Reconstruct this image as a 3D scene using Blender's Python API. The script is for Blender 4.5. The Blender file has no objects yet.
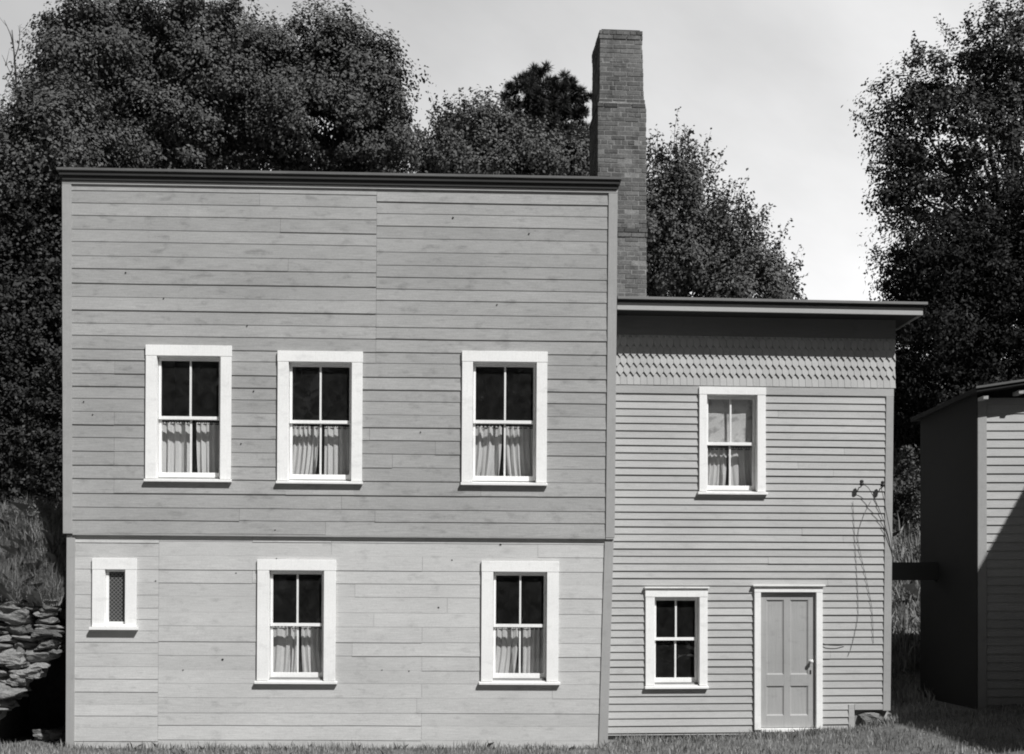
import bpy, math, random
import numpy as np
from mathutils import Matrix, Vector

random.seed(7)
rng = np.random.default_rng(7)
R = math.radians
scene = bpy.context.scene
COL = scene.collection

# ------------------------------------------------------------------ camera
FPX, W, H = 1200.0, 1024, 754
HORIZON = 605.0
CAM = Vector((0.0, -17.0, 2.0))
cam = bpy.data.cameras.new("camera")
cam.sensor_width = 36.0
cam.lens = FPX / W * 36.0
cam.shift_y = (HORIZON - H / 2) / W
cam.clip_end = 2000
camo = bpy.data.objects.new("camera", cam)
camo.location = CAM
camo.rotation_euler = (R(90), 0, 0)
COL.objects.link(camo)
scene.camera = camo


def ray(px, py):
    return Vector(((px - 512) / FPX, 1.0, (HORIZON - py) / FPX))


def at(px, py, depth):
    """world point seen at a pixel, at a distance along the view axis"""
    return CAM + ray(px, py) * depth


def frame(loc, phi, tilt=0.0):
    return Matrix.Translation(loc) @ Matrix.Rotation(phi, 4, 'Z') @ Matrix.Rotation(tilt, 4, 'Y')


def loc_of(M, px, py, d=0.0):
    Mi = M.inverted()
    o = Mi @ CAM
    v = Mi.to_3x3() @ ray(px, py)
    t = (d - o.y) / v.y
    p = o + v * t
    return p.x, p.z


# ------------------------------------------------------------------ materials
def newmat(name):
    m = bpy.data.materials.new(name)
    m.use_nodes = True
    nt = m.node_tree
    nt.nodes.clear()
    out = nt.nodes.new('ShaderNodeOutputMaterial')
    b = nt.nodes.new('ShaderNodeBsdfPrincipled')
    nt.links.new(b.outputs[0], out.inputs[0])
    return m, nt, b


def N(nt, typ, **kw):
    n = nt.nodes.new(typ)
    for k, v in kw.items():
        setattr(n, k, v)
    return n


def math_node(nt, op, a, b):
    n = nt.nodes.new('ShaderNodeMath')
    n.operation = op
    for i, v in enumerate((a, b)):
        if isinstance(v, (int, float)):
            n.inputs[i].default_value = v
        else:
            nt.links.new(v, n.inputs[i])
    return n.outputs[0]


def maprange(nt, v, a, b, c, d):
    n = nt.nodes.new('ShaderNodeMapRange')
    nt.links.new(v, n.inputs[0])
    n.inputs[1].default_value = a
    n.inputs[2].default_value = b
    n.inputs[3].default_value = c
    n.inputs[4].default_value = d
    return n.outputs[0]


def noise(nt, vec, scale, detail=4.0, rough=0.6, mapscale=None, rot=None):
    if mapscale is not None:
        mp = N(nt, 'ShaderNodeMapping')
        mp.inputs['Scale'].default_value = mapscale
        nt.links.new(vec, mp.inputs[0])
        vec = mp.outputs[0]
    n = N(nt, 'ShaderNodeTexNoise')
    n.inputs['Scale'].default_value = scale
    n.inputs['Detail'].default_value = detail
    n.inputs['Roughness'].default_value = rough
    nt.links.new(vec, n.inputs['Vector'])
    return n.outputs[0]


TINT = (1.0, 0.998, 0.987)


def grey_out(nt, b, val):
    """value socket -> slightly warm grey base colour"""
    c = N(nt, 'ShaderNodeCombineColor')
    for i in range(3):
        nt.links.new(math_node(nt, 'MULTIPLY', val, TINT[i]), c.inputs[i])
    nt.links.new(c.outputs[0], b.inputs['Base Color'])


def bump(nt, b, h, strength, dist):
    n = N(nt, 'ShaderNodeBump')
    n.inputs['Strength'].default_value = strength
    n.inputs['Distance'].default_value = dist
    nt.links.new(h, n.inputs['Height'])
    nt.links.new(n.outputs[0], b.inputs['Normal'])


def board_mat(name, base, var=0.10, grain=0.12, island=0.12, rough=0.75, stain=0.12, bmp=0.25, vertical=False, mott=0.06):
    m, nt, b = newmat(name)
    tc = N(nt, 'ShaderNodeTexCoord').outputs['Object']
    geo = N(nt, 'ShaderNodeNewGeometry')
    st = (1.2, 9, 38) if not vertical else (38, 9, 1.2)
    g = noise(nt, tc, 3.0, 6, 0.65, st)
    big = noise(nt, tc, 0.9, 3, 0.5, (0.7, 1, 1.6))
    fine = noise(nt, tc, 55, 3, 0.8)
    blot = noise(nt, tc, 5.0, 4, 0.6, (0.8, 1, 1.8))
    v = maprange(nt, g, 0.3, 0.7, 1 - grain, 1 + grain)
    v = math_node(nt, 'MULTIPLY', v, maprange(nt, big, 0.3, 0.7, 1 - var, 1 + var))
    v = math_node(nt, 'MULTIPLY', v, maprange(nt, geo.outputs['Random Per Island'], 0, 1, 1 - island, 1 + island))
    v = math_node(nt, 'MULTIPLY', v, maprange(nt, fine, 0.3, 0.7, 1 - mott, 1 + mott))
    v = math_node(nt, 'MULTIPLY', v, maprange(nt, blot, 0.56, 0.72, 1.0, 1 - stain))
    v = math_node(nt, 'MULTIPLY', v, base)
    grey_out(nt, b, v)
    b.inputs['Roughness'].default_value = rough
    b.inputs['Specular IOR Level'].default_value = 0.25
    bump(nt, b, math_node(nt, 'ADD', math_node(nt, 'MULTIPLY', g, 0.7), math_node(nt, 'MULTIPLY', fine, 0.3)), bmp, 0.006)
    return m


def plain_mat(name, base, var=0.1, scale=6, rough=0.7, bmp=0.0, spec=0.3, det=4, metallic=0.0):
    m, nt, b = newmat(name)
    tc = N(nt, 'ShaderNodeTexCoord').outputs['Object']
    n1 = noise(nt, tc, scale, det)
    n2 = noise(nt, tc, scale * 7, 3)
    v = math_node(nt, 'MULTIPLY', maprange(nt, n1, 0.3, 0.7, 1 - var, 1 + var), maprange(nt, n2, 0.3, 0.7, 1 - var * .6, 1 + var * .6))
    v = math_node(nt, 'MULTIPLY', v, base)
    grey_out(nt, b, v)
    b.inputs['Roughness'].default_value = rough
    b.inputs['Specular IOR Level'].default_value = spec
    b.inputs['Metallic'].default_value = metallic
    if bmp:
        bump(nt, b, n2, bmp, 0.02)
    return m


def leaf_mat(name, base, var=0.35, rough=0.5, spec=0.35, transl=0.12):
    m, nt, b = newmat(name)
    geo = N(nt, 'ShaderNodeNewGeometry')
    tc = N(nt, 'ShaderNodeTexCoord').outputs['Object']
    n1 = noise(nt, tc, 0.9, 2)
    v = math_node(nt, 'MULTIPLY', maprange(nt, geo.outputs['Random Per Island'], 0, 1, 1 - var, 1 + var),
                  maprange(nt, n1, 0.3, 0.7, 0.8, 1.2))
    v = math_node(nt, 'MULTIPLY', v, base)
    grey_out(nt, b, v)
    b.inputs['Roughness'].default_value = rough
    b.inputs['Specular IOR Level'].default_value = spec
    if transl:
        t = N(nt, 'ShaderNodeBsdfTranslucent')
        t.inputs[0].default_value = (base, base, base * .97, 1)
        mx = N(nt, 'ShaderNodeMixShader')
        mx.inputs[0].default_value = transl
        out = [n for n in nt.nodes if n.type == 'OUTPUT_MATERIAL'][0]
        nt.links.new(b.outputs[0], mx.inputs[1])
        nt.links.new(t.outputs[0], mx.inputs[2])
        nt.links.new(mx.outputs[0], out.inputs[0])
    return m


def glass_mat():
    m = bpy.data.materials.new("window_glass")
    m.use_nodes = True
    nt = m.node_tree
    nt.nodes.clear()
    out = N(nt, 'ShaderNodeOutputMaterial')
    tr = N(nt, 'ShaderNodeBsdfTransparent')
    tr.inputs[0].default_value = (.97, .97, .97, 1)
    gl = N(nt, 'ShaderNodeBsdfGlossy')
    gl.inputs['Roughness'].default_value = 0.015
    gl.inputs['Color'].default_value = (1, 1, 1, 1)
    lw = N(nt, 'ShaderNodeLayerWeight')
    lw.inputs['Blend'].default_value = 0.5
    f2 = math_node(nt, 'ADD', math_node(nt, 'MULTIPLY', math_node(nt, 'POWER', lw.outputs['Facing'], 5.0), .85), .075)
    tc = N(nt, 'ShaderNodeTexCoord').outputs['Object']
    nz = noise(nt, tc, 2.2, 1, 0.4)
    bp = N(nt, 'ShaderNodeBump')
    bp.inputs['Strength'].default_value = 0.08
    bp.inputs['Distance'].default_value = 0.05
    nt.links.new(nz, bp.inputs['Height'])
    nt.links.new(bp.outputs[0], gl.inputs['Normal'])
    mx = N(nt, 'ShaderNodeMixShader')
    nt.links.new(f2, mx.inputs[0])
    nt.links.new(tr.outputs[0], mx.inputs[1])
    nt.links.new(gl.outputs[0], mx.inputs[2])
    du = N(nt, 'ShaderNodeBsdfDiffuse')  # pale haze standing in for faint reflections in the panes
    du.inputs[0].default_value = (.8, .8, .78, 1)
    dn = noise(nt, tc, 9.0, 4, 0.6)
    m2 = N(nt, 'ShaderNodeMixShader')
    nt.links.new(maprange(nt, dn, .3, .7, .006, .020), m2.inputs[0])
    nt.links.new(mx.outputs[0], m2.inputs[1])
    nt.links.new(du.outputs[0], m2.inputs[2])
    nt.links.new(m2.outputs[0], out.inputs[0])
    return m


def cloth_mat(name, base, transl=0.35, blot=0.0):
    m, nt, b = newmat(name)
    tc = N(nt, 'ShaderNodeTexCoord').outputs['Object']
    w1 = noise(nt, tc, 60, 2)
    v = math_node(nt, 'MULTIPLY', maprange(nt, w1, 0.3, 0.7, 0.9, 1.1), base)
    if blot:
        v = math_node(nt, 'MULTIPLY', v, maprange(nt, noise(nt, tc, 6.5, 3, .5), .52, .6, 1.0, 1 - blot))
    grey_out(nt, b, v)
    b.inputs['Roughness'].default_value = 0.9
    b.inputs['Specular IOR Level'].default_value = 0.05
    t = N(nt, 'ShaderNodeBsdfTranslucent')
    t.inputs[0].default_value = (base, base, base, 1)
    mx = N(nt, 'ShaderNodeMixShader')
    mx.inputs[0].default_value = transl
    out = [n for n in nt.nodes if n.type == 'OUTPUT_MATERIAL'][0]
    nt.links.new(b.outputs[0], mx.inputs[1])
    nt.links.new(t.outputs[0], mx.inputs[2])
    nt.links.new(mx.outputs[0], out.inputs[0])
    return m


def brick_mat(name='old_brick', base=.155):
    m, nt, b = newmat(name)
    tc = N(nt, 'ShaderNodeTexCoord').outputs['Object']
    geo = N(nt, 'ShaderNodeNewGeometry')
    n1 = noise(nt, tc, 1.6, 4)
    n2 = noise(nt, tc, 26, 5, .7)
    n3 = noise(nt, tc, 5.0, 3, .6, (1, 1, .5))
    v = maprange(nt, geo.outputs['Random Per Island'], 0, 1, .74, 1.22)
    v = math_node(nt, 'MULTIPLY', v, maprange(nt, n1, .3, .7, .75, 1.2))
    v = math_node(nt, 'MULTIPLY', v, maprange(nt, n2, .3, .7, .72, 1.28))
    v = math_node(nt, 'MULTIPLY', v, maprange(nt, n3, .52, .7, 1.0, .65))
    grey_out(nt, b, math_node(nt, 'MULTIPLY', v, base))
    b.inputs['Roughness'].default_value = 0.9
    b.inputs['Specular IOR Level'].default_value = 0.1
    bump(nt, b, n2, .6, .01)
    return m


def stone_mat():
    m, nt, b = newmat("fieldstone")
    tc = N(nt, 'ShaderNodeTexCoord').outputs['Object']
    geo = N(nt, 'ShaderNodeNewGeometry')
    n1 = noise(nt, tc, 5, 6, 0.7, (1, 1, 2.4))
    n2 = noise(nt, tc, 35, 5, 0.7)
    v = math_node(nt, 'MULTIPLY', maprange(nt, n1, 0.3, 0.7, 0.55, 1.35), maprange(nt, n2, 0.3, 0.7, 0.75, 1.25))
    v = math_node(nt, 'MULTIPLY', v, maprange(nt, geo.outputs['Random Per Island'], 0, 1, 0.6, 1.45))
    grey_out(nt, b, math_node(nt, 'MULTIPLY', v, 0.20))
    b.inputs['Roughness'].default_value = 0.9
    b.inputs['Specular IOR Level'].default_value = 0.2
    bump(nt, b, math_node(nt, 'ADD', n1, math_node(nt, 'MULTIPLY', n2, 0.4)), 1.0, 0.05)
    return m


def screen_mat():
    m, nt, b = newmat("lattice_screen")
    tc = N(nt, 'ShaderNodeTexCoord').outputs['Object']
    sp = N(nt, 'ShaderNodeSeparateXYZ')
    nt.links.new(tc, sp.inputs[0])
    a = math_node(nt, 'ADD', sp.outputs[0], sp.outputs[2])
    c = math_node(nt, 'SUBTRACT', sp.outputs[0], sp.outputs[2])
    fa = math_node(nt, 'PINGPONG', a, 0.028)
    fc = math_node(nt, 'PINGPONG', c, 0.028)
    mn = math_node(nt, 'MINIMUM', fa, fc)
    v = maprange(nt, mn, 0.003, 0.009, 0.17, 0.02)
    grey_out(nt, b, v)
    b.inputs['Roughness'].default_value = 0.6
    return m


M = {}
M['plank_up'] = board_mat("weathered_grey_plank", 0.345, 0.09, 0.18, 0.08, stain=0.26, mott=.11)
M['plank_low'] = board_mat("pale_grey_plank", 0.52, 0.08, 0.14, 0.06, stain=0.20, mott=.09)
M['clap'] = board_mat("grey_clapboard", 0.43, 0.07, 0.10, 0.06, stain=0.12, mott=.08)
M['trimgrey'] = board_mat("grey_trim_paint", 0.35, 0.06, 0.06, 0.05, stain=0.1, vertical=True)
M['trimgreyh'] = board_mat("grey_trim_paint_long", 0.40, 0.06, 0.06, 0.05, stain=0.1)
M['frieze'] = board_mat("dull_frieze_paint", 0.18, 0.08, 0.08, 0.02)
M['shingle'] = board_mat("grey_shingle", 0.43, 0.06, 0.06, 0.07, stain=0.1, vertical=True)
M['white'] = board_mat("white_paint", 0.83, 0.05, 0.05, 0.04, rough=0.6, stain=0.12, bmp=0.12, vertical=True)
M['door'] = board_mat("grey_door_paint", 0.37, 0.08, 0.10, 0.0, rough=0.6, stain=0.16, bmp=0.15, vertical=True)
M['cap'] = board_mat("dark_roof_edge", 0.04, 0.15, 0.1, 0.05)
M['cap2'] = board_mat('worn_cap_board', 0.13, 0.25, 0.2, 0.05)
M['capgrey'] = board_mat("grey_roof_edge", 0.20, 0.15, 0.1, 0.05)
M['roof'] = plain_mat("tar_roofing", 0.025, 0.2, 3, 0.9, 0.3)
M['interior'] = plain_mat("dim_plaster", 0.25, 0.1, 1.5, 0.9)
M['floorwood'] = plain_mat("dark_floorboards", 0.10, 0.2, 3, 0.6)
M['darkwood'] = board_mat("dark_timber", 0.045, 0.2, 0.2, 0.1)
M['sidewall'] = board_mat("shade_dark_wall", 0.014, 0.1, 0.1, 0.1)  # deep shade of the shed's side put into this near-black wall colour
M['glass'] = glass_mat()
M['curtain'] = cloth_mat("thin_white_curtain", 0.80)
M['shade'] = cloth_mat("shade_painted_reflections", 0.62, 0.25, .35)  # added pale shade; its dark blotches paint in the window's reflections
M['paper'] = cloth_mat("pale_card", 0.72, 0.05)
M['brick'] = brick_mat()
M['mortarcap'] = plain_mat("mortar_cap", 0.20, 0.25, 10, 0.95, 0.4)
M['sootbrick'] = brick_mat('sooty_brick', .105)
M['mortar'] = plain_mat('old_mortar', 0.23, 0.35, 6, 0.95, 0.5)
M['stone'] = stone_mat()
M['screen'] = screen_mat()
M['hole'] = plain_mat("knot_hole", 0.02, 0.1, 5, 0.95)
M['iron'] = plain_mat("dark_iron", 0.03, 0.2, 10, 0.5, 0.2)
M['porcelain'] = plain_mat("porcelain_knob", 0.75, 0.03, 10, 0.15, 0, 0.5)
M['wire'] = plain_mat("black_wire", 0.05, 0.2, 10, 0.6)
M['shadowwire'] = plain_mat("wire_shadow_grey", 0.16, 0.2, 10, 0.7)  # for grey strands that stand in for the wires' shadows
M['soil'] = plain_mat("dark_soil", 0.05, 0.3, 2.5, 0.95, 0.6)
M['turf'] = plain_mat("turf_ground", 0.13, 0.35, 1.5, 0.95, 0.6, det=8)
M['gravel'] = plain_mat('bounce_gravel', 0.42, 0.2, 2.0, 0.95, 0.5, det=8)
M['bankturf'] = plain_mat("hillside_turf", 0.12, 0.4, 1.5, 0.95, 0.6, det=8)
M['bark'] = plain_mat("bark", 0.06, 0.35, 8, 0.95, 0.6)
M['grass'] = leaf_mat("grass_blade", 0.30, 0.6, 0.6, 0.2, 0.25)
M['tallgrass'] = leaf_mat("tall_grass_blade", 0.28, 0.65, 0.6, 0.2, 0.25)
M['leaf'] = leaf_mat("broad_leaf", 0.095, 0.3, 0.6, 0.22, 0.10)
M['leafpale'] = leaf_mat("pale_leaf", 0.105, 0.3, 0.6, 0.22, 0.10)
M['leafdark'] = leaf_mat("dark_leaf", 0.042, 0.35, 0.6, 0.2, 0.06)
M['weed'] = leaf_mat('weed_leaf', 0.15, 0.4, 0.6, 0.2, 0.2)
M['leafshade'] = leaf_mat('shade_dark_leaf', 0.032, 0.5, 0.6, 0.2, 0.05)  # shade on the left undergrowth put into the leaf colour
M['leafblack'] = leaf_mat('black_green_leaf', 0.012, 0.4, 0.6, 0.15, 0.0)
M['needle'] = leaf_mat("pine_needle", 0.035, 0.4, 0.55, 0.25, 0.0)


# ------------------------------------------------------------------ mesh builder
class MB:
    def __init__(self):
        self.v, self.f, self.mi = [], [], []

    def poly(self, pts, mi=0):
        n = len(self.v)
        self.v += [tuple(p) for p in pts]
        self.f.append(tuple(range(n, n + len(pts))))
        self.mi.append(mi)

    def hexa(self, p, mi=0):
        """8 points: bottom ring 0-3 (ccw from above), top ring 4-7"""
        n = len(self.v)
        self.v += [tuple(q) for q in p]
        for f in ((0, 3, 2, 1), (4, 5, 6, 7), (0, 1, 5, 4), (1, 2, 6, 5), (2, 3, 7, 6), (3, 0, 4, 7)):
            self.f.append(tuple(n + i for i in f))
            self.mi.append(mi)

    def box(self, x0, x1, y0, y1, z0, z1, mi=0):
        self.hexa([(x0, y0, z0), (x1, y0, z0), (x1, y1, z0), (x0, y1, z0),
                   (x0, y0, z1), (x1, y0, z1), (x1, y1, z1), (x0, y1, z1)], mi)

    def extrude(self, pts, y0, y1, mi=0):
        """outline in x,z (ccw seen from the front) between y0 (front) and y1"""
        n = len(self.v)
        k = len(pts)
        self.v += [(x, y0, z) for x, z in pts] + [(x, y1, z) for x, z in pts]
        self.f.append(tuple(range(n, n + k)))
        self.mi.append(mi)
        self.f.append(tuple(range(n + 2 * k - 1, n + k - 1, -1)))
        self.mi.append(mi)
        for i in range(k):
            j = (i + 1) % k
            self.f.append((n + i, n + k + i, n + k + j, n + j))
            self.mi.append(mi)

    def tube(self, pts, rads, seg=6, mi=0, cap=True):
        pts = [Vector(p) for p in pts]
        if not hasattr(rads, '__len__'):
            rads = [rads] * len(pts)
        n0 = len(self.v)
        prev = None
        for i, p in enumerate(pts):
            d = (pts[min(i + 1, len(pts) - 1)] - pts[max(i - 1, 0)]).normalized()
            if prev is None:
                a = d.orthogonal().normalized()
            else:
                a = (prev - d * prev.dot(d)).normalized()
            prev = a
            bb = d.cross(a)
            for s in range(seg):
                t = 2 * math.pi * s / seg
                self.v.append(tuple(p + (a * math.cos(t) + bb * math.sin(t)) * rads[i]))
        for i in range(len(pts) - 1):
            for s in range(seg):
                q = (s + 1) % seg
                self.f.append((n0 + i * seg + s, n0 + i * seg + q, n0 + (i + 1) * seg + q, n0 + (i + 1) * seg + s))
                self.mi.append(mi)
        if cap:
            self.f.append(tuple(n0 + s for s in reversed(range(seg))))
            self.mi.append(mi)
            e = n0 + (len(pts) - 1) * seg
            self.f.append(tuple(e + s for s in range(seg)))
            self.mi.append(mi)

    def lathe(self, prof, origin, axis='Y', seg=12, mi=0):
        """profile (radius, along)"""
        o = Vector(origin)
        n0 = len(self.v)
        for r, h in prof:
            for s in range(seg):
                t = 2 * math.pi * s / seg
                c, sn = r * math.cos(t), r * math.sin(t)
                self.v.append(tuple(o + (Vector((c, h, sn)) if axis == 'Y' else Vector((c, sn, h)))))
        for i in range(len(prof) - 1):
            for s in range(seg):
                q = (s + 1) % seg
                self.f.append((n0 + i * seg + s, n0 + i * seg + q, n0 + (i + 1) * seg + q, n0 + (i + 1) * seg + s))
                self.mi.append(mi)
        self.f.append(tuple(n0 + s for s in range(seg)))
        self.mi.append(mi)
        e = n0 + (len(prof) - 1) * seg
        self.f.append(tuple(e + s for s in range(seg)))
        self.mi.append(mi)

    def build(self, name, mats, parent=None, smooth=False, bevel=0.0, recalc=True):
        me = bpy.data.meshes.new(name)
        me.from_pydata(self.v, [], self.f)
        if not isinstance(mats, (list, tuple)):
            mats = [mats]
        for m in mats:
            me.materials.append(m)
        me.polygons.foreach_set('material_index', self.mi)
        if smooth:
            me.polygons.foreach_set('use_smooth', [True] * len(me.polygons))
        if recalc:
            import bmesh
            bm = bmesh.new()
            bm.from_mesh(me)
            bmesh.ops.recalc_face_normals(bm, faces=bm.faces)
            bm.to_mesh(me)
            bm.free()
        me.update()
        o = bpy.data.objects.new(name, me)
        COL.objects.link(o)
        if parent:
            o.parent = parent
        if bevel:
            md = o.modifiers.new('edge', 'BEVEL')
            md.width = bevel
            md.segments = 1
            md.limit_method = 'ANGLE'
        return o


def tag(o, label=None, cat=None, group=None, kind=None):
    if label: o['label'] = label
    if cat: o['category'] = cat
    if group: o['group'] = group
    if kind: o['kind'] = kind
    return o


def empty(name, mat4):
    o = bpy.data.objects.new(name, None)
    o.matrix_world = mat4
    o.empty_display_size = 0.2
    COL.objects.link(o)
    return o


def np_mesh(name, verts, nper, mat, parent=None):
    """verts (n*nper,3): separate faces of nper corners"""
    n = len(verts) // nper
    me = bpy.data.meshes.new(name)
    me.vertices.add(len(verts))
    me.vertices.foreach_set('co', np.asarray(verts, dtype=np.float32).ravel())
    me.loops.add(len(verts))
    me.loops.foreach_set('vertex_index', np.arange(len(verts), dtype=np.int32))
    me.polygons.add(n)
    me.polygons.foreach_set('loop_start', np.arange(0, len(verts), nper, dtype=np.int32))
    me.materials.append(mat)
    me.update(calc_edges=True)
    o = bpy.data.objects.new(name, me)
    COL.objects.link(o)
    if parent:
        o.parent = parent
    return o


# ------------------------------------------------------------------ ground
def sstep(a, b, x):
    t = np.clip((x - a) / (b - a), 0, 1)
    return t * t * (3 - 2 * t)


def ground_z(x, y):
    x = np.asarray(x, float); y = np.asarray(y, float)
    z = np.interp(x, [-60, -7, 1.2, 2.0, 4.0, 5.0, 5.7, 7.5, 12, 60], [-.05, 0.0, -0.03, 0.0, 0.06, 0.14, 0.28, 0.52, 0.7, 1.2])
    z = z - 0.25 * sstep(-1.0, -8, y) * sstep(0.5, 6, x)
    z = z + 0.03 * np.sin(x * 2.1 + y * 1.3) * np.sin(y * 1.7) * sstep(0.2, -1.2, y)
    return z


def hill_z(x, y):
    x = np.asarray(x, float); y = np.asarray(y, float)
    zl = np.interp(y, [-.2, 0.0, .5, 1.0, 6.2, 12, 40, 90], [2.03, 2.12, 2.95, 3.22, 3.35, 5.3, 13, 22])
    zr = np.interp(y, [6.2, 13, 40, 90], [0.5, 6.3, 14, 22])
    w = sstep(-6.2, 3.5, x)
    return zl * (1 - w) + zr * w + 0.10 * np.sin(x * 1.3 + 1) * np.sin(y * 0.9) * sstep(7, 10, y) + 0.05 * np.sin(x * 3.1) * np.sin(y * 2.3 + 1)


def grid_sheet(name, xs, ys, fn, mat, skirt=None):
    mb = MB()
    X, Y = np.meshgrid(xs, ys)
    Z = fn(X, Y)
    nx, ny = len(xs), len(ys)
    for j in range(ny):
        for i in range(nx):
            mb.v.append((X[j, i], Y[j, i], Z[j, i]))
    for j in range(ny - 1):
        for i in range(nx - 1):
            a = j * nx + i
            mb.f.append((a, a + 1, a + nx + 1, a + nx)); mb.mi.append(0)
    if skirt is not None:
        b0 = len(mb.v)
        for i in range(nx):
            mb.v.append((X[0, i], Y[0, i], skirt))
        for i in range(nx - 1):
            mb.f.append((b0 + i, b0 + i + 1, i + 1, i)); mb.mi.append(0)
    me = mb.build(name, mat, smooth=True)
    return me


xs = np.concatenate([[-300, -120, -60, -30], np.linspace(-16, 16, 65), [30, 60, 120, 300]])
ys = np.concatenate([[-300, -120, -60, -35, -20, -12, -8], np.linspace(-6, 7, 40), [20, 60, 120, 400]])
g = grid_sheet('ground', xs, ys, ground_z, M['turf'])
tag(g, kind='structure')
xs = np.concatenate([[-300, -100, -40], np.linspace(-20, 20, 21), [40, 100, 300]])
ys = np.linspace(-27, -8.5, 20)
rd = grid_sheet('bounce_road', xs, ys, lambda x, y: ground_z(x, y) + .03 - .03 * np.abs(y + 17.75) / 9.25 + .004, M['gravel'])  # unseen pale strip added to bounce light up under the eaves
tag(rd, kind='structure')
xs = np.concatenate([[-120, -60, -30], np.linspace(-16, 16, 65), [30, 60, 120]])
ys = np.concatenate([np.linspace(6.2, 16, 24), [20, 26, 34, 50, 90]])
hs = grid_sheet('hillside', xs, ys, hill_z, M['bankturf'], skirt=-0.5)
tag(hs, kind='structure')
xs = np.concatenate([[-120, -60, -30], np.linspace(-16, -6.9, 24), [-6.65]])
ys = np.concatenate([np.linspace(1.9, 6.19, 14)])
bk = grid_sheet('bank', xs, ys, hill_z, M['bankturf'], skirt=-0.5)
tag(bk, kind='structure')

# ------------------------------------------------------------------ houses: helpers
def subtract(x0, x1, z0, z1, holes):
    """rectangle minus rectangular holes -> list of rectangles"""
    rects = [(x0, x1, z0, z1)]
    for hx0, hx1, hz0, hz1 in holes:
        out = []
        for a, b, c, d in rects:
            if hx0 >= b or hx1 <= a or hz0 >= d or hz1 <= c:
                out.append((a, b, c, d)); continue
            if a < hx0: out.append((a, hx0, c, d))
            if b > hx1: out.append((hx1, b, c, d))
            m0, m1 = max(a, hx0), min(b, hx1)
            if c < hz0: out.append((m0, m1, c, hz0))
            if d > hz1: out.append((m0, m1, hz1, d))
        rects = out
    return [r for r in rects if r[1] - r[0] > 0.004 and r[3] - r[2] > 0.004]


def lap_siding(mb, z0, z1, xl, xr, exposure, holes, butt, yb, thick=0.02, jit=0.0, joints=None, seglen=(1.6, 4.2), wob=0.0, top_in=0.001, rnd=random, bvar=(.45, 1.55)):
    """lapped courses: each board's lower edge stands proud of the board below. yb: y of the backing plane"""
    z = z0
    k = 0
    while z < z1 - 0.02:
        e = exposure * (1 + rnd.uniform(-jit, jit))
        zt = min(z + e, z1)
        L_, R_ = xl((z + zt) / 2), xr((z + zt) / 2)
        cuts = [L_]
        if seglen:
            x = L_ + rnd.uniform(*seglen)
            while x < R_ - 0.6:
                xx = x
                if joints and rnd.random() < 0.6:
                    j = rnd.choice(joints)
                    if cuts[-1] + 0.5 < j < R_ - 0.5:
                        xx = j
                if xx > cuts[-1] + 0.3:
                    cuts.append(xx)
                x = max(x, xx) + rnd.uniform(*seglen)
        cuts.append(R_)
        for a, b in zip(cuts[:-1], cuts[1:]):
            bt = butt * rnd.uniform(*bvar) if jit else butt * rnd.uniform(0.85, 1.15)
            dz0 = rnd.uniform(-wob, wob)
            gap = 0.0015
            for (p, q, c, d) in subtract(a + gap, b - gap, z, zt, holes):
                def yat(zz):
                    return yb - top_in - bt * (zt - zz) / (zt - z)
                # subdivide long boards so the lower edge can waver
                n = max(1, int((q - p) / 0.9)) if wob else 1
                xs_ = [p + (q - p) * i / n for i in range(n + 1)]
                off = [rnd.uniform(-wob, wob) + dz0 if wob else 0 for _ in xs_]
                n0 = len(mb.v)
                ov = 0.012 if d > zt - 1e-4 else 0.0
                ol = [o if c < z + 1e-4 else 0 for o in off]
                for i, x_ in enumerate(xs_):
                    zz = c + ol[i]
                    mb.v += [(x_, yat(c), zz), (x_, yat(d), d + ov), (x_, yb + thick, d + ov), (x_, yb + thick, zz)]
                for i in range(n):
                    s, t = n0 + 4 * i, n0 + 4 * i + 4
                    for u in range(4):
                        w = (u + 1) % 4
                        mb.f.append((s + u, t + u, t + w, s + w)); mb.mi.append(0)
                mb.f.append((n0, n0 + 1, n0 + 2, n0 + 3)); mb.mi.append(0)
                e_ = n0 + 4 * n
                mb.f.append((e_ + 3, e_ + 2, e_ + 1, e_)); mb.mi.append(0)
        z = zt
        k += 1


CURTAINS = []


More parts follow.
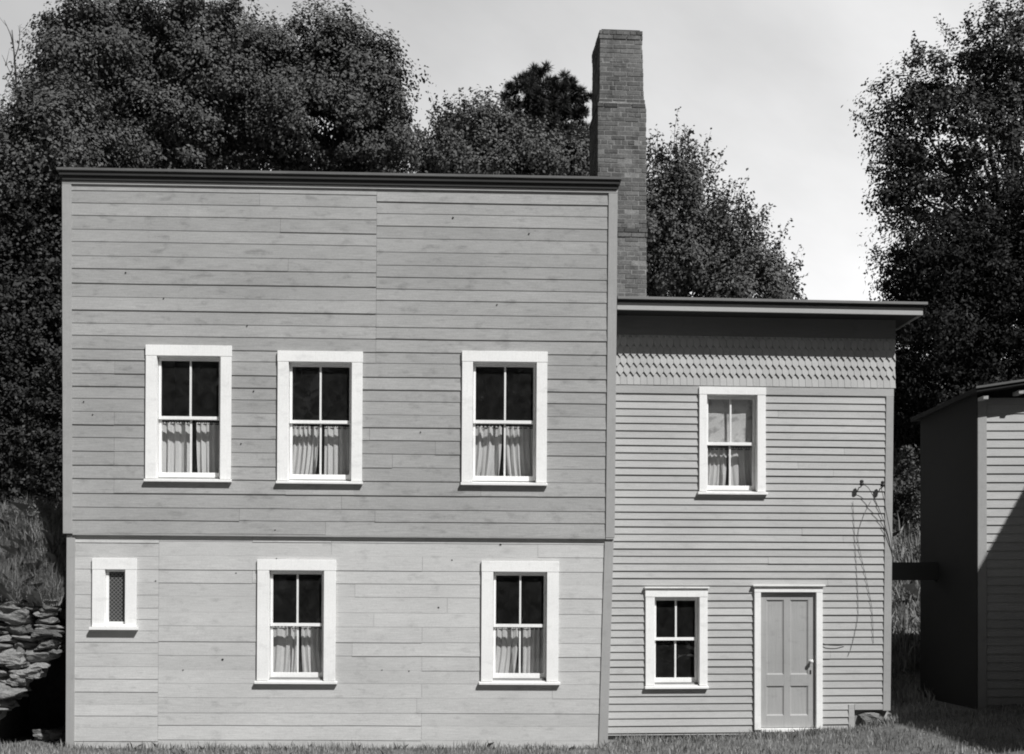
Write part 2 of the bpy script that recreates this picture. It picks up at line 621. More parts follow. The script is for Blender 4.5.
def window(parent, Mx, outer, inset, glass_y, rail_py, cas_y, wall_back, label, sill_over=0.03, headcap=False, cas_t=0.028, curtain=None, seed=0):
    """double-hung two-over-two window. outer = pixel box of the casing. returns the wall opening"""
    x0, zt = loc_of(Mx, outer[0], outer[1], cas_y)
    x1, zb = loc_of(Mx, outer[2], outer[3], cas_y)
    ml, mr, mt, mbm = inset
    ox0, ox1, ozt, ozb = x0 + ml, x1 - mr, zt - mt, zb + mbm
    _, zr = loc_of(Mx, outer[0], rail_py, glass_y)
    rw = random.Random(seed)
    y0, y1 = cas_y - cas_t, cas_y + 0.004
    # casing: head and two sides, mitre-less butt joints
    mb = MB()
    mb.box(x0 - 0.004, x1 + 0.004, y0 - 0.003, y1, ozt, zt)
    mb.box(x0, ox0, y0, y1, zb + 0.045, ozt - 0.002)
    mb.box(ox1, x1, y0, y1, zb + 0.045, ozt - 0.002)
    # jamb liners back to the wall's inner face
    jb = wall_back + 0.01
    mb.box(ox0 - 0.02, ox0 + 0.001, y1 + .001, jb, ozb - .02, ozt + 0.0)
    mb.box(ox1 - 0.001, ox1 + 0.02, y1 + .001, jb, ozb - .02, ozt + 0.0)
    mb.box(ox0 + 0.002, ox1 - 0.002, y1 + .001, jb, ozt - 0.001, ozt + 0.02)
    if headcap:
        mb.box(x0 - 0.02, x1 + 0.02, y0 - 0.03, y1, zt + 0.001, zt + 0.025)
    w = mb.build('window', M['white'], parent, bevel=0.003)
    w['label'] = label
    ms = MB()
    so = sill_over
    ms.hexa([(x0 - so, y0 - 0.055, zb - 0.005), (x1 + so, y0 - 0.055, zb - 0.005), (x1 + so, jb, zb + 0.005), (x0 - so, jb, zb + 0.005),
             (x0 - so, y0 - 0.028, zb + 0.034), (x1 + so, y0 - 0.028, zb + 0.034), (x1 + so, jb, ozb), (x0 - so, jb, ozb)])
    # keep the part of the sill behind the casing inside the opening only
    ms = MB()
    ms.hexa([(x0 - so, y0 - 0.028, zb), (x1 + so, y0 - 0.028, zb), (x1 + so, y1 - .002, zb), (x0 - so, y1 - .002, zb),
             (x0 - so, y0 - 0.028, zb + 0.034), (x1 + so, y0 - 0.028, zb + 0.034), (x1 + so, y1 - .002, zb + 0.043), (x0 - so, y1 - .002, zb + 0.043)])
    ms.hexa([(ox0 + .002, y1, zb + .01), (ox1 - .002, y1, zb + .01), (ox1 - .002, jb, zb + .01), (ox0 + .002, jb, zb + .01),
             (ox0 + .002, y1, zb + 0.043), (ox1 - .002, y1, zb + 0.043), (ox1 - .002, jb, ozb), (ox0 + .002, jb, ozb)])
    ms.build('sill', M['white'], w, bevel=0.003)
    # sashes
    st, ra, mu = 0.034, 0.05, 0.013
    panes = MB()
    xm = (ox0 + ox1) / 2 + rw.uniform(-.008, .008)

    def sash(name, za, zc, yf, bot, top):
        s = MB()
        a, b = ox0 + 0.006, ox1 - 0.006
        s.box(a, a + st, yf, yf + 0.035, za, zc)
        s.box(b - st, b, yf, yf + 0.035, za, zc)
        s.box(a + st, b - st, yf + .002, yf + 0.034, za, za + bot)
        s.box(a + st, b - st, yf + .002, yf + 0.034, zc - top, zc)
        s.box(xm - mu, xm + mu, yf + 0.004, yf + 0.032, za + bot, zc - top)
        s.build(name, M['white'], w, bevel=0.002)
        tw = rw.uniform(-.003, .003)
        panes.poly([(a + st, yf + 0.018 + tw, za + bot), (xm - mu, yf + 0.018, za + bot), (xm - mu, yf + 0.018 + tw, zc - top), (a + st, yf + 0.018, zc - top)])
        panes.poly([(xm + mu, yf + 0.018, za + bot), (b - st, yf + 0.018 - tw, za + bot), (b - st, yf + 0.018, zc - top), (xm + mu, yf + 0.018 - tw, zc - top)])
    sash('upper_sash', zr - 0.022, ozt - 0.001, glass_y, 0.045, 0.05)
    sash('lower_sash', ozb + 0.001, zr + 0.022, glass_y + 0.038, 0.07, 0.042)
    panes.build('pane', M['glass'], w, recalc=False)
    CURTAINS.append((Mx, ox0, ox1, ozb, ozt, zr, glass_y + 0.17, curtain, label))
    return (ox0, ox1, ozb, ozt)


def curtain_mesh(x0, x1, z0, z1, y, seed, flare=0.0, lean=0.0, amp=0.03):
    r = random.Random(seed)
    nx, nz = 46, 26
    ph = [r.uniform(0, 6.28) for _ in range(5)]
    k = 2 * math.pi / max(0.06, (x1 - x0) / r.uniform(3.2, 7.5))
    mb = MB()
    for j in range(nz + 1):
        t = j / nz
        for i in range(nx + 1):
            s = i / nx
            xx = x0 + (x1 - x0) * s
            a = amp * (0.55 + 0.45 * (1 - t)) * (1 + .4 * math.sin(5 * s + ph[3]))
            wob = math.sin(k * (xx - x0) + ph[0] + 0.8 * math.sin(3 * t + ph[1]) * (1 - t)) + 0.45 * math.sin(2.3 * k * (xx - x0) + ph[2])
            yy = y + a * wob * (0.6 + 0.4 * math.sin(1.1 * k * (xx - x0) + ph[4]))
            zz = z0 + (z1 - z0) * t
            if t > 0.93:
                zz += 0.012 * math.sin(3 * k * xx)
            xq = xx + lean * (1 - t) * (1 - t) + flare * (s - .5) * (1 - t)
            mb.v.append((xq, yy, zz))
    w = nx + 1
    for j in range(nz):
        for i in range(nx):
            a = j * w + i
            mb.f.append((a, a + 1, a + w + 1, a + w)); mb.mi.append(0)
    return mb


def shell(parent, x0, x1, y1, z0, z1, floors, mats, roofname=None):
    """side walls, back wall and floors behind a facade"""
    t = 0.14
    mb = MB(); mb.box(x0, x0 + t, 0.06, y1, z0, z1); mb.build('side_wall', mats, parent)
    mb = MB(); mb.box(x1 - t, x1, 0.06, y1, z0, z1); mb.build('side_wall', mats, parent)
    mb = MB(); mb.box(x0 + t + .002, x1 - t - .002, y1 - t, y1, z0, z1); mb.build('back_wall', mats, parent)
    for zf in floors:
        mb = MB(); mb.box(x0 + t + .003, x1 - t - .003, 0.18, y1 - t - .003, zf - .1, zf + .1)
        mb.build('interior_floor', M['floorwood'], parent)


def inner_wall(parent, x0, x1, z0, z1, holes, y0, y1):
    mb = MB()
    for a, b, c, d in subtract(x0, x1, z0, z1, holes):
        mb.box(a, b, y0, y1, c, d)
    return mb.build('inner_wall', M['interior'], parent)


# ------------------------------------------------------------------ plank house (left)
PH1, TILT1 = R(1.8), 0.0060
d0 = 17 / (1 + (512 - 66) / FPX * math.tan(PH1))
M1 = frame(at(66, 746, d0), PH1, TILT1)
ph = empty('plank_house', M1)
tag(ph, 'wide two-storey house of grey planks with a flat false front, left of the chimney', 'house')


def lin(p, q):
    (xa, za), (xb, zb) = p, q
    return lambda z: xa + (xb - xa) * (z - za) / (zb - za)


UP_Y = -0.035      # upper storey stands a little proud of the lower one
ul = lin(loc_of(M1, 62.5, 180, UP_Y), loc_of(M1, 63.5, 533, UP_Y))
ur = lin(loc_of(M1, 617.5, 190, UP_Y), loc_of(M1, 614.5, 538, UP_Y))
ll = lin(loc_of(M1, 67, 540, 0), loc_of(M1, 66, 746, 0))
lr = lin(loc_of(M1, 613.5, 542, 0), loc_of(M1, 607.5, 746, 0))
z_top = loc_of(M1, 100, 185.2, UP_Y)[1]
z_belt = loc_of(M1, 100, 533.2, UP_Y)[1]
z_bot = -0.12
CB = 0.128   # corner board width
# windows
holes_u, holes_l = [], []
ins = (0.152, 0.150, 0.150, 0.075)
WB = 0.14
for i, (o, rp, lab) in enumerate([
        ((146.3, 345, 231, 482.5), 417.5, 'upper left window of the plank house'),
        ((278, 351, 362, 484.5), 421.5, 'upper middle window of the plank house'),
        ((462.3, 351, 546.5, 486), 421.5, 'upper right window of the plank house')]):
    holes_u.append(window(ph, M1, o, ins, UP_Y + 0.045, rp, UP_Y - 0.018, WB, lab, sill_over=0.012, curtain=('pair', 11 + i), seed=i))
ins = (0.165, 0.165, 0.150, 0.085)
for i, (o, rp, lab) in enumerate([
        ((257.7, 559.5, 335.3, 684), 624.5, 'lower left window of the plank house'),
        ((481.7, 561, 558, 684.8), 625.5, 'lower right window of the plank house')]):
    holes_l.append(window(ph, M1, o, ins, 0.045, rp, -0.012, WB, lab, sill_over=0.03, curtain=('pair', 21 + i), seed=5 + i))

# small lattice window
x0, zt = loc_of(M1, 92.8, 558.3, -0.012)
x1, zb = loc_of(M1, 136.5, 630, -0.012)
a0, a1, b1, b0 = x0 + .175, x1 - .155, zt - .155, zb + .085
mb = MB()
y0, y1 = -0.04, -0.008
mb.box(x0 - .003, x1 + .003, y0 - .003, y1, b1, zt)
mb.box(x0, a0, y0, y1, zb + .045, b1 - .002)
mb.box(a1, x1, y0, y1, zb + .045, b1 - .002)
mb.box(a0 + .001, a1 - .001, y0 + .002, y1, zb + .045, b0 + .0)
mb.box(a0 - .02, a0 + .001, y1 + .001, .15, b0 - .02, b1)
mb.box(a1 - .001, a1 + .02, y1 + .001, .15, b0 - .02, b1)
mb.box(a0 + .002, a1 - .002, y1 + .001, .15, b1 - .001, b1 + .02)
mb.box(a0 + .002, a1 - .002, y1 + .001, .15, b0 - .02, b0 + .001)
sw = mb.build('window', M['white'], ph, bevel=.003)
sw['label'] = 'small narrow window with a lattice screen'
mb = MB(); mb.box(x0 - .025, x1 + .025, y0 - .05, y1, zb, zb + .042); mb.build('sill', M['white'], sw, bevel=.003)
mb = MB()
mb.box(a0 + .003, a0 + .04, .02, .05, b0 + .002, b1 - .002)
mb.box(a1 - .022, a1 - .003, .02, .05, b0 + .002, b1 - .002)
mb.box(a0 + .041, a1 - .023, .021, .049, b0 + .002, b0 + .03)
mb.box(a0 + .041, a1 - .023, .021, .049, b1 - .03, b1 - .002)
mb.build('sash', M['white'], sw, bevel=.002)
mb = MB(); mb.box(a0 + .041, a1 - .023, .038, .044, b0 + .03, b1 - .03); mb.build('lattice_screen', M['screen'], sw)
holes_l.append((a0, a1, b0, b1))

hu = [(h[0] - .03, h[1] + .03, h[2] - .03, h[3] + .03) for h in holes_u]
hl = [(h[0] - .03, h[1] + .03, h[2] - .03, h[3] + .03) for h in holes_l]
rs = random.Random(5)
jx = [loc_of(M1, p, 300, 0)[0] for p in (376.5, 343, 226, 116, 494)]
mb = MB()
zq = loc_of(M1, 376, 352, UP_Y)[1]
xq0 = loc_of(M1, 376.5, 270, UP_Y)[0]
kw = dict(jit=0.09, joints=jx, wob=0.003, rnd=rs)
lap_siding(mb, z_belt, zq, lambda z: ul(z) + CB - .012, lambda z: ur(z) - CB + .012, 0.186, hu, 0.0105, UP_Y, seglen=(1.6, 4.2), **kw)
lap_siding(mb, zq, z_top + .045, lambda z: ul(z) + CB - .012, lambda z: xq0, 0.189, hu, 0.0105, UP_Y, seglen=(2.2, 5.0), **kw)
lap_siding(mb, zq, z_top + .045, lambda z: xq0, lambda z: ur(z) - CB + .012, 0.178, hu, 0.0105, UP_Y, seglen=(3.0, 6.0), **kw)


def knots(mb, Mx, pts, y):
    for px, py, r in pts:
        x, z = loc_of(Mx, px, py, y)
        r *= .82
        mb.extrude([(x + r * math.cos(t), z + r * 0.8 * math.sin(t)) for t in [k * math.pi / 4 for k in range(8)]], y, y + .008, 1)


knots(mb, M1, [(453, 217.5, .016), (529, 233.5, .014), (125.5, 272.5, .014), (163.5, 298, .012), (247, 325.5, .012), (83.5, 401.5, .012), (92.5, 414.5, .012), (253.5, 391, .013), (420.5, 432, .012), (497, 304.5, .012), (241, 443.5, .012), (275, 530, .012)], UP_Y - .016)
mb.build('upper_siding', [M['plank_up'], M['hole']], ph)
jx = [loc_of(M1, p, 640, 0)[0] for p in (252, 331, 422, 422)]
mb = MB()
xq1 = loc_of(M1, 158.5, 640, 0)[0]
kw = dict(jit=0.13, wob=0.003, rnd=rs, bvar=(.25, 2.0))
lap_siding(mb, z_bot, z_belt - .02, lambda z: ll(z) + CB - .02, lambda z: xq1, 0.178, hl, 0.0048, 0.0, seglen=None, **kw)
lap_siding(mb, z_bot, z_belt - .02, lambda z: xq1, lambda z: lr(z) - CB + .012, 0.195, hl, 0.0048, 0.0, joints=jx, seglen=(1.2, 3.8), **kw)
knots(mb, M1, [(500.5, 544.5, .02), (438.5, 607.5, .016), (222.5, 659.5, .02), (183, 670, .012), (452, 560, .013), (357, 569, .012), (128, 744, .015), (409, 671, .012), (382, 670, .01), (276.5, 558.5, .012), (155.5, 581, .013), (236, 573, .012)], -.0085)
mb.build('lower_siding', [M['plank_low'], M['hole']], ph)

# corner boards
def slant_board(name, f0, f1, z0, z1, y0, y1, mat, parent):
    mb = MB()
    mb.hexa([(f0(z0), y0, z0), (f1(z0), y0, z0), (f1(z0), y1, z0), (f0(z0), y1, z0),
             (f0(z1), y0, z1), (f1(z1), y0, z1), (f1(z1), y1, z1), (f0(z1), y1, z1)])
    return mb.build(name, mat, parent, bevel=.003)


slant_board('corner_board', ul, lambda z: ul(z) + CB, z_belt - .01, z_top + .0, UP_Y - .028, UP_Y + .1, M['trimgrey'], ph)
slant_board('corner_board', lambda z: ur(z) - CB, ur, z_belt - .01, z_top + .0, UP_Y - .028, UP_Y + .1, M['trimgrey'], ph)
slant_board('corner_board', ll, lambda z: ll(z) + CB - .01, z_bot, z_belt - .025, -.022, .1, M['trimgrey'], ph)
slant_board('corner_board', lambda z: lr(z) - CB, lr, z_bot, z_belt - .025, -.022, .1, M['trimgrey'], ph)
mb = MB()
mb.box(ul(z_belt) + CB + .002, ur(z_belt) - CB - .002, UP_Y - .016, .05, z_belt - .026, z_belt - .001)
mb.build('belt_board', M['plank_up'], ph)
# frieze, cap
xl, xr_ = ul(z_top), ur(z_top)
mb = MB(); mb.box(xl + .001, xr_ - .001, UP_Y - .030, .1, z_top + .004, z_top + .045); mb.build('frieze_board', M['trimgreyh'], ph, bevel=.003)
cl = loc_of(M1, 57, 172, UP_Y - .1)[0]
cr = loc_of(M1, 621.0, 182, UP_Y - .1)[0]
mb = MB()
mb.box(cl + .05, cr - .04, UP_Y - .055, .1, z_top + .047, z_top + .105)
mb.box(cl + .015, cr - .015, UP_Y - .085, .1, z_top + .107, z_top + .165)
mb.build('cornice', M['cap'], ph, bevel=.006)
mb = MB()
mb.box(cl - .01, cr + .01, UP_Y - .11, .15, z_top + .167, z_top + .205)
mb.build('cap_board', M['cap2'], ph, bevel=.004)
D1 = 5.4
zw = z_top + .06
inner_wall(ph, ll(2) + .1, lr(0) - .16, z_bot, z_belt, holes_l, .045, WB)
inner_wall(ph, ul(5) + .1, ur(6) - .16, z_belt, zw, holes_u, .045, WB)
xs0, xs1 = ll(0) + .03, lr(0) - .03
mb = MB(); mb.box(xs0, xs0 + .14, .1, D1, z_bot, zw - .3); mb.build('side_wall', M['plank_low'], ph)
mb = MB(); mb.box(xs1 - .14, xs1, .1, D1, z_bot, zw - .3); mb.build('side_wall', M['plank_low'], ph)
mb = MB(); mb.box(xs0 + .142, xs1 - .142, D1 - .14, D1, z_bot, zw - .3); mb.build('back_wall', M['interior'], ph)
mb = MB(); mb.box(xs0 + .143, xs1 - .143, .15, D1 - .143, z_belt - .35, z_belt - .1); mb.build('interior_floor', M['floorwood'], ph)
mb = MB(); mb.box(xs0 + .143, xs1 - .143, .15, D1 - .143, -.2, -.02); mb.build('interior_floor', M['floorwood'], ph)
for q in (0.36, 0.66):
    xq = xs0 + (xs1 - xs0) * q
    mb = MB(); mb.box(xq, xq + .12, .16, D1 - .145, z_belt - .098, zw - .32); mb.build('partition', M['interior'], ph)
mb = MB(); mb.box(xs0 - .1, xs1 + .05, .11, D1 + .2, zw - .298, zw - .2); mb.build('roof', M['roof'], ph)

# ------------------------------------------------------------------ clapboard house (right wing)
PH2 = R(4.2)
M2 = frame(at(612, 738, 17.62), PH2, 0.0)
ch = empty('clapboard_house', M2)
tag(ch, 'narrower house of grey clapboards with a shingle band under wide eaves, behind the panelled door', 'house')
X0 = loc_of(M2, 600, 700)[0]
xR = lin(loc_of(M2, 893.5, 345), loc_of(M2, 889.8, 708))
WB2 = .13
holes = []
ins2 = (0.115, 0.125, 0.11, 0.075)
holes.append(window(ch, M2, (699, 387, 765.3, 495), ins2, .045, 443.5, -.022, WB2, 'upper window of the clapboard house', sill_over=.025, curtain=('shade', 31), seed=9))
ins2 = (0.135, 0.12, 0.125, 0.085)
holes.append(window(ch, M2, (645.3, 588.5, 707.2, 688.5), ins2, .045, 639, -.022, WB2, 'lower window of the clapboard house', sill_over=.012, headcap=True, curtain=None, seed=10))
# door
dx0, dzt = loc_of(M2, 754, 586.5, -.022)
dx1, dzb = loc_of(M2, 822, 729.5, -.022)
e0, e1 = dx0 + .095, dx1 - .095
ezt = dzt - .085
mb = MB()
Y0, Y1 = -.055, -.012
mb.box(dx0, e0, Y0, Y1, dzb + .002, ezt - .002)
mb.box(e1, dx1, Y0, Y1, dzb + .002, ezt - .002)
mb.box(dx0 - .002, dx1 + .002, Y0 - .003, Y1, ezt, dzt)
mb.box(dx0 - .03, dx1 + .03, Y0 - .035, Y1, dzt + .001, dzt + .026)
mb.box(e0 - .02, e0 + .001, Y1 + .001, .13, dzb, ezt)
mb.box(e1 - .001, e1 + .02, Y1 + .001, .13, dzb, ezt)
mb.box(e0 + .002, e1 - .002, Y1 + .001, .13, ezt - .001, ezt + .02)
# door leaf: stiles, rails and four sunk panels
dm = MB()
f0, f1 = e0 + .006, e1 - .006
zb0, zt0 = dzb + .03, ezt - .006
DY0, DY1 = .0, .04
pz = [loc_of(M2, 780, p, DY0)[1] for p in (600, 674.5, 686, 715.5)]
pxx = [loc_of(M2, p, 650, DY0)[0] for p in (766.5, 783.8, 790.3, 808)]
for a, b, c, d in subtract(f0, f1, zb0, zt0, [(pxx[0], pxx[1], pz[1], pz[0]), (pxx[2], pxx[3], pz[1], pz[0]), (pxx[0], pxx[1], pz[3], pz[2]), (pxx[2], pxx[3], pz[3], pz[2])]):
    dm.box(a, b, DY0, DY1, c, d)
for xa, xb in ((pxx[0], pxx[1]), (pxx[2], pxx[3])):
    for za, zc in ((pz[1], pz[0]), (pz[3], pz[2])):
        dm.box(xa + .0, xb - .0, DY0 + .018, DY1 - .002, za, zc)
        m_ = .02
        # bevelled moulding round the panel
        for P, Q in (((xa, za), (xb, za)), ((xb, za), (xb, zc)), ((xb, zc), (xa, zc)), ((xa, zc), (xa, za))):
            cx_, cz_ = (xa + xb) / 2, (za + zc) / 2
            def inn(p):
                return (p[0] + (m_ if p[0] < cx_ else -m_), p[1] + (m_ if p[1] < cz_ else -m_))
            p2, q2 = inn(P), inn(Q)
            dm.poly([(P[0], DY0 + .006, P[1]), (Q[0], DY0 + .006, Q[1]), (q2[0], DY0 + .0165, q2[1]), (p2[0], DY0 + .0165, p2[1])])
door = dm.build('door', M['door'], ch, bevel=.002)
mb.build('door_frame', M['white'], door, bevel=.003)
mb = MB(); mb.box(e0 + .003, e1 - .003, -.06, .12, dzb - .03, dzb + .022); mb.build('threshold', M['white'], door, bevel=.004)
kx, kz = loc_of(M2, 811.5, 661.5, DY0 - .05)
mb = MB()
mb.lathe([(.026, DY0), (.026, DY0 - .006), (.010, DY0 - .008), (.010, DY0 - .03), (.022, DY0 - .036), (.029, DY0 - .05), (.026, DY0 - .064), (.012, DY0 - .072)], (kx, 0, kz), 'Y', 14)
mb.build('door_knob', M['porcelain'], door, smooth=True)
mb = MB()
mb.box(kx - .012, kx + .012, DY0 - .004, DY0 - .0005, kz - .19, kz - .13)
mb.build('keyhole_plate', M['iron'], door)
holes.append((e0 - .02, e1 + .02, dzb - .4, ezt + .02))

zs0 = loc_of(M2, 750, 395, 0)[1]       # top of the clapboards
zs1 = loc_of(M2, 750, 386.5, 0)[1]     # bottom of the shingles
zf = loc_of(M2, 750, 337, 0)[1]        # top of the shingles
zeave = loc_of(M2, 750, 312, -.44)[1]  # lower edge of the fascia
zbase = loc_of(M2, 700, 728, 0)[1]
mb = MB()
h2 = [(h[0] - .03, h[1] + .03, h[2] - .03, h[3] + .03) for h in holes[:2]] + [(e0 - .05, e1 + .05, dzb - .4, ezt + .04)]
zstep = loc_of(M2, 870, 704, 0)[1]
xstep = loc_of(M2, 854, 704, 0)[0]
h2.append((xstep, 9, -2, zstep))
h2.append((dx0 - 5, dx0 + 5, -2, zbase - .1))
lap_siding(mb, zs0 - .1085 * math.ceil((zs0 - zbase + .3) / .1085), zs0, lambda z: X0, lambda z: xR(z) - .11, .1085, h2, .021, 0.0, jit=0.0, seglen=(2.5, 6.0), wob=.0015, thick=.02, rnd=rs)
mb.build('clapboard_siding', M['clap'], ch)
mb = MB(); mb.box(X0, xR(zs0) + .004, -.026, .03, zs0 + .002, zs1 - .002); mb.build('band_board', M['trimgreyh'], ch, bevel=.003)
slant_board('corner_board', lambda z: xR(z) - .115, lambda z: xR(z), zstep - .1, zs0, -.03, .08, M['trimgrey'], ch)
mb = MB(); mb.box(xstep, xR(zstep) - .118, -.028, .03, zstep - .085, zstep - .003)
mb.box(xstep - .09, xstep - .003, -.027, .03, zbase - .12, zstep - .003)
mb.build('skirt_board', M['trimgreyh'], ch, bevel=.003)
# pointed shingles in staggered rows
mb = MB()
rows = 5
rh = (zf - zs1) / (rows + .45)
sw_ = .099
for r_ in range(rows + 1):
    zt_ = zs1 + rh * (r_ + 1) + .03
    zb_ = zs1 + rh * r_
    off = (sw_ / 2 if r_ % 2 else 0)
    x = X0 - sw_ + off
    while x < xR(zf) + .0:
        a, b = x + .002, x + sw_ - .002
        bc = min(b, xR(zf) + .02)
        if bc - a > .02:
            yo = -.009 - rs.uniform(0, .003)
            tilt = -.024
            dz = rs.uniform(-.004, .004)
            if zt_ > zf + .02: zt_ = zf + .02
            if r_ == 0:
                pts = [(a, zb_), (bc, zb_), (bc, zt_), (a, zt_)]
            else:
                m = (a + b) / 2
                pts = [(a, zb_ + rh * .46 + dz), (m - .004, zb_ + dz), (m + .004, zb_ + dz), (b, zb_ + rh * .46 + dz), (b, zt_), (a, zt_)]
                if bc < b:
                    pts = [(min(p[0], bc), p[1]) for p in pts]
            n0 = len(mb.v); k = len(pts)
            for (xx, zz) in pts:
                fr = (zz - zb_) / max(1e-4, (zt_ - zb_))
                mb.v.append((xx, yo + tilt * (1 - fr), zz))
            for (xx, zz) in pts:
                mb.v.append((xx, .0 + .001 * r_, zz))
            mb.f.append(tuple(range(n0, n0 + k))); mb.mi.append(0)
            for i in range(k):
                j = (i + 1) % k
                mb.f.append((n0 + i, n0 + k + i, n0 + k + j, n0 + j)); mb.mi.append(0)
        x += sw_
mb.build('shingle_band', M['shingle'], ch)
mb = MB(); mb.box(X0, xR(zf) + .01, .004, .03, zs1 - .01, zf + .04); mb.build('shingle_backing', M['trimgreyh'], ch)
# frieze, soffit, fascia, roof
OH = .44
xl_ = loc_of(M2, 617.0, 300, -OH)[0]
xe = loc_of(M2, 923, 308, -OH)[0]
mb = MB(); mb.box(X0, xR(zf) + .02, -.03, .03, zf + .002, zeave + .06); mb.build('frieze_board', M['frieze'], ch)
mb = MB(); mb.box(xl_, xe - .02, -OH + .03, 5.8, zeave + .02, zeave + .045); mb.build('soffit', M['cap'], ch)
zft = loc_of(M2, 750, 304.5, -OH)[1]
zrt = loc_of(M2, 750, 298.5, -OH - .06)[1]
mb = MB(); mb.box(xl_, xe, -OH - .0, -OH + .028, zeave, zft); mb.build('fascia', M['trimgreyh'], ch, bevel=.003)
mb = MB(); mb.box(xl_, xe + .01, -OH - .022, -OH + .05, zft + .002, zrt - .042); mb.build('crown_moulding', M['cap'], ch)
mb = MB()
xrr = xe + .05
mb.hexa([(xl_, -OH - .06, zrt - .04), (xrr, -OH - .06, zrt - .04), (xrr, 5.9, zrt + .35), (xl_, 5.9, zrt + .35),
         (xl_, -OH - .06, zrt), (xrr, -OH - .06, zrt), (xrr, 5.9, zrt + .39), (xl_, 5.9, zrt + .39)])
mb.build('roof', M['capgrey'], ch, bevel=.004)
mb = MB(); mb.box(xe - .028, xe - .001, -OH + .03, 5.8, zeave, zft); mb.build('fascia', M['trimgreyh'], ch)
# shell
D2 = 5.2
inner_wall(ch, X0, xR(1) - .1, zbase - .3, zeave + .018, holes, .042, WB2)
mb = MB(); mb.box(xR(1) - .14, xR(1) - .01, .085, D2, zbase - .4, zeave + .018); mb.build('side_wall', M['clap'], ch)
mb = MB(); mb.box(X0 + .1, xR(1) - .145, D2 - .14, D2, zbase - .4, zeave + .018); mb.build('back_wall', M['interior'], ch)
zfl = loc_of(M2, 700, 560, 0)[1]
for z_ in (zfl, dzb - .1):
    mb = MB(); mb.box(X0 + .1, xR(1) - .145, .15, D2 - .143, z_ - .1, z_ + .1); mb.build('interior_floor', M['floorwood'], ch)
# brick chimney at the joint of the two roofs
M2i = M2.inverted()
CD = 20.6
def cpt(px, py):
    return M2i @ at(px, py, CD)
c_tl, c_tr = cpt(600.5, 27), cpt(643.0, 27)
c_ml, c_mr = cpt(597.8, 106), cpt(647.0, 106)
zsh = (c_ml.z + c_mr.z) / 2
ztop = (c_tl.z + c_tr.z) / 2
yc = c_ml.y
def shaft(mb, x0, x1, y0, y1, z0, x2, x3, y2, y3, z1, mi=0):
    mb.hexa([(x0, y0, z0), (x1, y0, z0), (x1, y1, z0), (x0, y1, z0), (x2, y2, z1), (x3, y2, z1), (x3, y3, z1), (x2, y3, z1)], mi)
mb = MB()
dd = 1.05
zlow = zeave - 1.0
tx0, tx1 = c_tl.x, c_tr.x
zb2 = cpt(630, 233).z
prof = [(zlow, c_ml.x - .008, c_mr.x + .012, yc, yc + dd), (zsh, c_ml.x, c_mr.x, yc, yc + dd), (zsh + .18, tx0 - .012, tx1 + .035, yc + .04, yc + dd - .05),
        (ztop, tx0, tx1, yc + .05, yc + dd - .06)]
def prof_at(z):
    for p_, q_ in zip(prof[:-1], prof[1:]):
        if z <= q_[0]:
            t = (z - p_[0]) / (q_[0] - p_[0])
            return [p_[i] + (q_[i] - p_[i]) * t for i in range(1, 5)]
    return list(prof[-1][1:])
for p_, q_ in zip(prof[:-1], prof[1:]):
    i_ = .005
    shaft(mb, p_[1] + i_, p_[2] - i_, p_[3] + i_, p_[4] - i_, p_[0], q_[1] + i_, q_[2] - i_, q_[3] + i_, q_[4] - i_, q_[0] - .0005 if q_[0] < ztop else q_[0] - .02, 1)
CHH = .0795
rb = random.Random(41)
z = zlow
row = 0
while z < ztop - .02:
    x0, x1, y0, y1 = prof_at(z + CHH / 2)
    head = row % 6 == 5
    band = abs(z - zb2) < .08 or (zsh - .08 < z < zsh + .04)
    o_ = .012 if band else 0
    top = z > ztop - .18
    if top: o_ = .010
    x0 -= o_; x1 += o_; y0 -= o_; y1 += o_
    L_ = .118 if head else .24
    bmi = 2 if (zsh - .01 < z < zsh + .14 or abs(z - zb2) < .05) else 0
    h_ = min(CHH, ztop - z) - .011
    for (a0, a1, axis, fixed, sgn) in ((x0, x1, 'x', y0, -1), (x0, x1, 'x', y1, 1), (y0 + .1, y1 - .1, 'y', x0, -1), (y0 + .1, y1 - .1, 'y', x1, 1)):
        a = a0 - (L_ / 2 if row % 2 else 0)
        while a < a1 - .012:
            p_, q_ = max(a, a0), min(a + L_ - .011, a1)
            if q_ - p_ > .02:
                j = rb.uniform(-.004, .004) + (rb.uniform(-.012, .002) if rb.random() < .08 else 0)
                zj = rb.uniform(-.002, .002)
                e0, e1_ = rb.uniform(-.003, .003), rb.uniform(-.003, .003)
                if axis == 'x':
                    f = fixed + sgn * j
                    ya, yb_ = (f, f + .09) if sgn < 0 else (f - .09, f)
                    mb.box(p_ + e0, q_ + e1_, ya, yb_, z + zj, z + zj + h_, bmi)
                else:
                    f = fixed + sgn * j
                    xa_, xb_ = (f, f + .09) if sgn < 0 else (f - .09, f)
                    mb.box(xa_, xb_, p_ + e0, q_ + e1_, z + zj, z + zj + h_, bmi)
            a += L_
    z += CHH
    row += 1
chim = mb.build('chimney', [M['brick'], M['mortar'], M['sootbrick']], ch, bevel=.004)
chim['label'] = 'tall brick chimney narrowing above a stepped shoulder'
mb = MB()
shaft(mb, tx0 + .03, tx1 - .03, yc + .07, yc + dd - .08, ztop + .001, tx0 + .12, tx1 - .12, yc + .15, yc + dd - .16, ztop + .03)
mb.build('mortar_cap', M['mortarcap'], chim)

